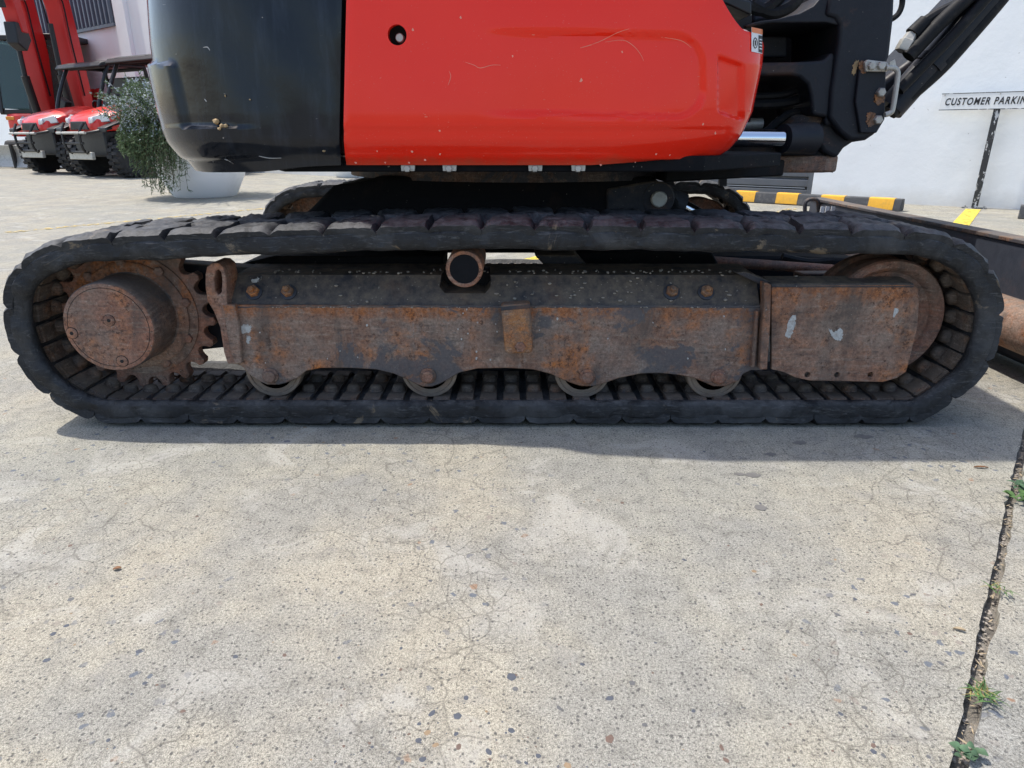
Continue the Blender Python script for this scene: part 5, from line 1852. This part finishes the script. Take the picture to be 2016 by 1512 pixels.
# ------------------------------------------------------------------ red excavators at the back
def make_digger():
    e = empty('red_excavator', (0, 0, 0))
    for s in (-1, 1):
        tr = MB().prism([(1.15, 0.08), (1.30, 0.30), (1.15, 0.55), (-1.15, 0.55), (-1.30, 0.30), (-1.15, 0.08)], s * 0.62 - 0.2, s * 0.62 + 0.2).build('crawler_track', 'tyre', e, bevel=0.05)
        for k in range(4):
            MB().cyl((-0.75 + 0.5 * k, s * 0.62 - s * 0.21, 0.25) if False else (-0.75 + 0.5 * k, s * 0.62 - 0.205, 0.25), (-0.75 + 0.5 * k, s * 0.62 + 0.205, 0.25), 0.09, seg=14).build('roller', 'rim_dark', tr)
    bl_ = MB().prism([(1.62, 0.46), (1.66, 0.46), (1.60, 0.30), (1.62, 0.16), (1.70, 0.03), (1.66, 0.02), (1.56, 0.15), (1.55, 0.32)], -1.0, 1.0).build('dozer_blade', 'galv', e, bevel=0.01)
    for s in (-1, 1):
        MB().bar((1.0, s * 0.35, 0.35), (1.6, s * 0.35, 0.25), 0.10, 0.14).build('blade_arm', 'dull_plastic', bl_, bevel=0.01)
        MB().prism([(1.70, 0.02), (1.72, 0.48), (1.58, 0.48), (1.55, 0.3), (1.60, 0.05)], s * 1.0 - 0.02, s * 1.0 + 0.02).build('blade_end', 'dull_plastic', bl_)
    MB().prismz([(0.85, -0.85), (0.95, -0.6), (0.95, 0.6), (0.85, 0.85), (-0.6, 0.95), (-1.1, 0.6), (-1.1, -0.6), (-0.6, -0.95)], 0.62, 1.08).build('deck', 'machine_red', e, bevel=0.05)
    MB().prismz([(0.0, 0.9), (0.0, 0.0), (-0.6, -0.1), (-0.6, -0.9), (-1.0, -0.7), (-1.15, 0.0), (-1.0, 0.7)], 1.08, 1.62).build('engine_cover', 'machine_red', e, bevel=0.06)
    cabm = MB()
    for x, y in ((0.85, -0.05), (0.85, -0.90), (-0.55, -0.05), (-0.55, -0.90)):
        cabm.bar((x, y, 1.08), (x - (0.22 if x > 0 else 0), y, 2.52), 0.08, 0.08)
    cabm.box(-0.6, 0.66, -0.95, 0.0, 2.50, 2.60)
    cabm.box(-0.6, 0.86, -0.95, 0.0, 1.06, 1.16)
    co = cabm.build('cab', 'dull_plastic', e, bevel=0.015)
    MB().add([(0.86, -0.09, 1.18), (0.86, -0.86, 1.18), (0.66, -0.86, 2.48), (0.66, -0.09, 2.48), (0.85, -0.09, 1.18), (0.85, -0.86, 1.18), (0.65, -0.86, 2.48), (0.65, -0.09, 2.48)], [(0, 1, 2, 3), (4, 5, 6, 7), (0, 1, 5, 4), (1, 2, 6, 5), (2, 3, 7, 6), (3, 0, 4, 7)]).build('windscreen', 'glass', co)
    MB().box(-0.5, 0.72, -0.912, -0.905, 1.18, 2.46).build('side_glass', 'glass', co)
    MB().box(-0.4, 0.1, -0.75, -0.25, 1.16, 1.65).build('seat', 'seat_black', co, bevel=0.05)
    MB().box(0.84, 0.95, -0.80, -0.62, 0.95, 1.02).build('indicator', 'amber', e, bevel=0.01)
    MB().box(0.55, 0.62, -0.30, -0.10, 2.60, 2.68).build('work_light', 'lens', co, bevel=0.01)
    # boom: tall gooseneck from the swing post
    yb = 0.22
    MB().box(0.85, 1.25, yb - 0.20, yb + 0.20, 0.62, 1.15).build('swing_post', 'dull_plastic', e, bevel=0.04)
    prof = [(0.86, 0.95), (1.18, 0.88), (1.30, 1.30), (1.34, 2.1), (1.38, 2.9), (1.56, 3.5), (2.30, 4.35), (3.05, 4.42), (3.02, 4.60), (2.10, 4.72), (1.40, 4.10), (1.02, 3.30), (0.92, 2.5), (0.86, 1.6)]
    bm_ = MB().prism(prof, yb - 0.15, yb + 0.15).build('boom', 'machine_red_old', e, bevel=0.03)
    for s in (-1, 1):
        MB().cyl((1.42, yb, 0.80), (1.60, yb, 1.75), 0.075, seg=16).build('boom_ram', 'dull_plastic', bm_) if s < 0 else MB().cyl((1.60, yb, 1.75), (1.60, yb, 2.65), 0.045, seg=14).build('ram_rod', 'dull_plastic', bm_)
        MB().box(1.44, 1.54, yb + s * 0.20 - 0.06, yb + s * 0.20 + 0.06, 3.10, 3.22).build('work_light', 'lens', bm_, bevel=0.01)
        MB().tube(catmull([(1.2, yb + s * 0.17, 1.4), (1.32, yb + s * 0.18, 2.4), (1.36, yb + s * 0.19, 3.0), (1.46, yb + s * 0.2, 3.14)], 5), 0.014, 6).build('cable', 'hose', bm_)
    arm = MB().prism([(2.72, 4.60), (3.10, 4.66), (3.16, 4.2), (2.78, 2.35), (2.60, 2.35), (2.72, 4.1)], yb - 0.12, yb + 0.12).build('dipper_arm', 'machine_red_old', e, bevel=0.02)
    MB().cyl((2.2, yb, 4.62), (2.85, yb, 4.78), 0.06, seg=14).build('arm_ram', 'dull_plastic', arm)
    MB().cyl((3.22, yb, 3.9), (3.00, yb, 2.7), 0.055, seg=14).build('bucket_ram', 'dull_plastic', arm)
    MB().prism([(2.62, 2.50), (2.92, 2.50), (2.95, 2.15), (2.72, 2.05), (2.52, 2.25)], yb - 0.10, yb + 0.10).build('quick_hitch', 'dull_plastic', arm, bevel=0.02)
    for s in (-1, 1):
        MB().cyl((2.98, yb + s * 0.11, 2.98), (3.02, yb + s * 0.11, 2.98), 0.065, seg=16).build('arm_lamp', 'lens', arm)
    return e


dg = make_digger()
DF = math.atan2(-1.0, 0.02)
dgg = 'red excavators parked by the building'
b0 = Vector(gnd(36, 322))


def digger_at(o, bx_, Y, rz, label, sc):
    f = Vector((math.cos(rz), math.sin(rz)))
    l = Vector((-f.y, f.x))
    d = Y * CP - 1.3 * SP
    b = Vector(((bx_ - 1008) / FPX * d, Y)) - (f * 1.25 + l * 0.22) * sc
    place(o, b.x, b.y, rz, label, dgg, 'excavator', sc)


digger_at(dg, 72, 17.2, DF, 'red excavator at the far left with boom raised beside its black cab', 1.15)
dd = copy_tree(dg)
digger_at(dd, 140, 17.0, DF + 0.05, 'red excavator behind the two utility vehicles with upright boom', 1.15)

# ------------------------------------------------------------------ weeds, litter, stones
def weed(name, p, label, seed, blades, L, mat, broad=False, dry=0):
    e = empty(name, (p[0], p[1], -0.02))
    tag(e, label, 'weed', None)
    rnd = random.Random(seed)
    gm, dm = MB(), MB()
    for k in range(blades):
        mb = dm if k < dry else gm
        a = rnd.uniform(0, 6.283)
        l = L * rnd.uniform(.5, 1.1)
        w = (0.0052 if broad else 0.0014) * rnd.uniform(.7, 1.3)
        d = Vector((math.cos(a), math.sin(a), 0))
        s = Vector((-d.y, d.x, 0))
        b = Vector((rnd.uniform(-.012, .012), rnd.uniform(-.012, .012), 0.0))
        rise = rnd.uniform(.35, .9)
        vs = []
        NB = 5
        for i in range(NB + 1):
            t = i / NB
            q = b + d * (l * t) + Vector((0, 0, 0.028 + l * rise * (t - 0.75 * t * t)))
            ww = w * (math.sin(math.pi * (0.12 + 0.86 * t)) if broad else (1 - t * .9))
            vs += [q - s * ww + Vector((0, 0, ww * .5)), q, q + s * ww + Vector((0, 0, ww * .5))]
        fs = []
        for i in range(NB):
            for j in range(2):
                fs.append((i * 3 + j, i * 3 + j + 1, i * 3 + j + 4, i * 3 + j + 3))
        mb.add(vs, fs)
    gm.build('leaves', mat, e, angle=60, recalc=False)
    if dry:
        dm.build('dry_blades', 'weed_dry', e, angle=60, recalc=False)
    return e


weed('grass_tuft', gnd(1932, 1378), 'tuft of thin green and straw-coloured grass in the slab joint', 1, 34, 0.028, 'weed', False, 12)
weed('joint_weed', gnd(1908, 1500), 'broad-leaved green weed at the bottom of the slab joint', 2, 11, 0.013, 'weed_blue', True)
weed('joint_weed', gnd(1967, 1170), 'sparse green sprig halfway along the slab joint', 3, 16, 0.024, 'weed', False, 4)
weed('joint_weed', gnd(2011, 968), 'blue-green weed in the slab joint at the right edge, near the shadow', 4, 22, 0.028, 'weed_blue', True)
weed('joint_weed', gnd(2008, 990), 'small leafy weed at the right edge of the picture just below the blue-green one', 5, 10, 0.026, 'weed', True)

# litter in the joint
mb, mc = MB(), MB()
rj = random.Random(77)
for k in range(520):
    s = rj.uniform(-0.15, 1.9)
    q = j0 + jd * s + jn * rj.uniform(-0.009, 0.005)
    if rj.random() < .78:
        stone(mc, (q.x, q.y, -0.014 + rj.uniform(0, .006)), rj.uniform(.0010, .0034), rj, 0.7)
    else:
        a = rj.uniform(0, 6.28)
        l, w = rj.uniform(.003, .010), rj.uniform(.0007, .0018)
        d, n = Vector((math.cos(a), math.sin(a), rj.uniform(-.2, .2))), Vector((-math.sin(a), math.cos(a), rj.uniform(-.3, .3)))
        c = Vector((q.x, q.y, -0.010 + rj.uniform(0, .009)))
        mb.add([c - d * l, c + n * w, c + d * l, c - n * w], [(0, 1, 2, 3)])
tag(mb.build('dry_litter', 'straw', None, angle=0, recalc=False), 'dry straw and leaf crumbs lying in the slab joint', 'litter', kind='stuff')
tag(mc.build('joint_gravel', 'pebble', None, angle=0), 'crumbled grit filling the slab joint', 'gravel', kind='stuff')


def dry_leaf(p, L, W, rz, label, mat='dry_leaf'):
    mb = MB()
    n = 7
    ca, sa = math.cos(rz), math.sin(rz)
    vs = []
    for z_ in (0.0, 0.0012):
        for i in range(n):
            t = i / (n - 1)
            w = W * math.sin(math.pi * (0.08 + 0.84 * t))
            zc = 0.0008 + 0.0016 * math.sin(math.pi * t) + 0.001 * t + z_
            for y in (-w, 0, w):
                x = (t - .5) * L
                vs.append((x * ca - y * sa, x * sa + y * ca, zc + (0.0014 if y else 0)))
    fs = []
    o = n * 3
    for i in range(n - 1):
        for j in range(2):
            q = (i * 3 + j, i * 3 + j + 1, i * 3 + j + 4, i * 3 + j + 3)
            fs += [q, tuple(x + o for x in q)]
    mb.add(vs, fs)
    ob = mb.build('fallen_leaf', mat, None, angle=60, recalc=False)
    ob.location = (p[0], p[1], 0)
    return tag(ob, label, 'leaf')


dry_leaf(gnd(231, 1122), 0.013, 0.004, 0.2, 'small reddish brown leaf on the open concrete at lower left')
dry_leaf(gnd(1931, 922), 0.030, 0.003, -0.15, 'curled brown leaf on the concrete near the joint below the blade')
dry_leaf(gnd(1888, 1242), 0.016, 0.003, -0.4, 'dark narrow leaf on the concrete left of the joint', 'straw')

# aggregate worn flush and loose grit
cols = {'agg_blue': (0.075, 0.085, 0.105), 'agg_grey': (0.12, 0.12, 0.122), 'agg_brown': (0.15, 0.10, 0.078), 'agg_tan': (0.28, 0.20, 0.12)}
for k_, c_ in cols.items():
    simple(k_, c_, 0.75, 0, 0.35, 160, 0.2)
ra = random.Random(15)
bags = {k_: MB() for k_ in cols}
big = [(851, 1404, 'agg_blue', 11), (901, 1410, 'agg_blue', 10), (1008, 1333, 'agg_blue', 12), (1200, 1455, 'agg_brown', 13), (842, 1442, 'agg_tan', 8), (962, 1480, 'agg_blue', 11), (1014, 1356, 'agg_grey', 8), (1200, 1375, 'agg_blue', 10), (1101, 1394, 'agg_grey', 8), (1060, 1488, 'agg_blue', 8),
       (898, 1445, 'agg_blue', 7), (1007, 1438, 'agg_blue', 9), (105, 1248, 'agg_blue', 9), (92, 1300, 'agg_blue', 9), (273, 1282, 'agg_blue', 8), (903, 1470, 'agg_brown', 9), (832, 1495, 'agg_blue', 10), (140, 1180, 'agg_grey', 8), (1720, 1480, 'agg_blue', 8), (1655, 1405, 'agg_blue', 7), (1740, 1488, 'agg_grey', 7), (1828, 1490, 'agg_grey', 6), (1117, 1507, 'agg_tan', 9), (360, 1400, 'agg_brown', 7), (285, 1345, 'agg_blue', 7), (560, 1290, 'agg_brown', 6), (1365, 1400, 'agg_blue', 8), (1420, 1470, 'agg_brown', 7)]
for x, y, m_, r in big:
    g = gnd(x, y)
    d = CAMH / (SP - (756 - y) / FPX * CP)
    stone(bags[m_], (g[0], g[1], 0.0), 0.78 * r * d / FPX, ra, 0.10)
for k in range(1500):
    x, y = ra.uniform(-20, 1990), 1512 - (1512 - 860) * ra.random() ** 1.15
    dens = 0.25 + 0.75 * smooth(0.0, 1.0, math.sin(x * .004 + 1.2) * math.sin(y * .007))
    if ra.random() > dens:
        continue
    g = gnd(x, y)
    q = Vector(g) - j0
    if q.dot(jn) > -0.03:
        continue
    r = min(0.0042, 0.0010 * ra.paretovariate(1.9))
    stone(bags[ra.choices(list(cols), (4, 5, 3, 1.2))[0]], (g[0], g[1], 0.0), r, ra, 0.18)
for k_ in bags:
    tag(bags[k_].build('aggregate', k_, None, angle=0), {'agg_blue': 'blue-grey stones worn flush in the concrete', 'agg_grey': 'grey stones and grit worn flush in the concrete', 'agg_brown': 'brown stones worn flush in the concrete', 'agg_tan': 'tan stones worn flush in the concrete'}[k_], 'aggregate', kind='stuff')

# dark drips on the slab
def stain(pts, seed, label):
    rnd = random.Random(seed)
    ring = catmull([(x, y, 0) for x, y in pts], 5, True)
    ring = [gnd(p.x + rnd.uniform(-1.5, 1.5), p.y + rnd.uniform(-1, 1)) for p in ring]
    o = MB().prismz(ring, 0.0008, 0.0012).build('oil_drip', 'oil_stain', None, angle=0)
    o['kind'] = 'structure'
    return o


for i, (x, y, w, h) in enumerate(((1516, 895, 13, 3.5), (1482, 936, 16, 5), (1455, 934, 12, 3), (1497, 1000, 12, 6), (1575, 872, 14, 4), (1700, 820 + 40, 20, 4))):
    stain([(x - w, y), (x - w * .4, y - h), (x + w * .5, y - h * .7), (x + w, y + h * .2), (x + w * .2, y + h)], 60 + i, '')
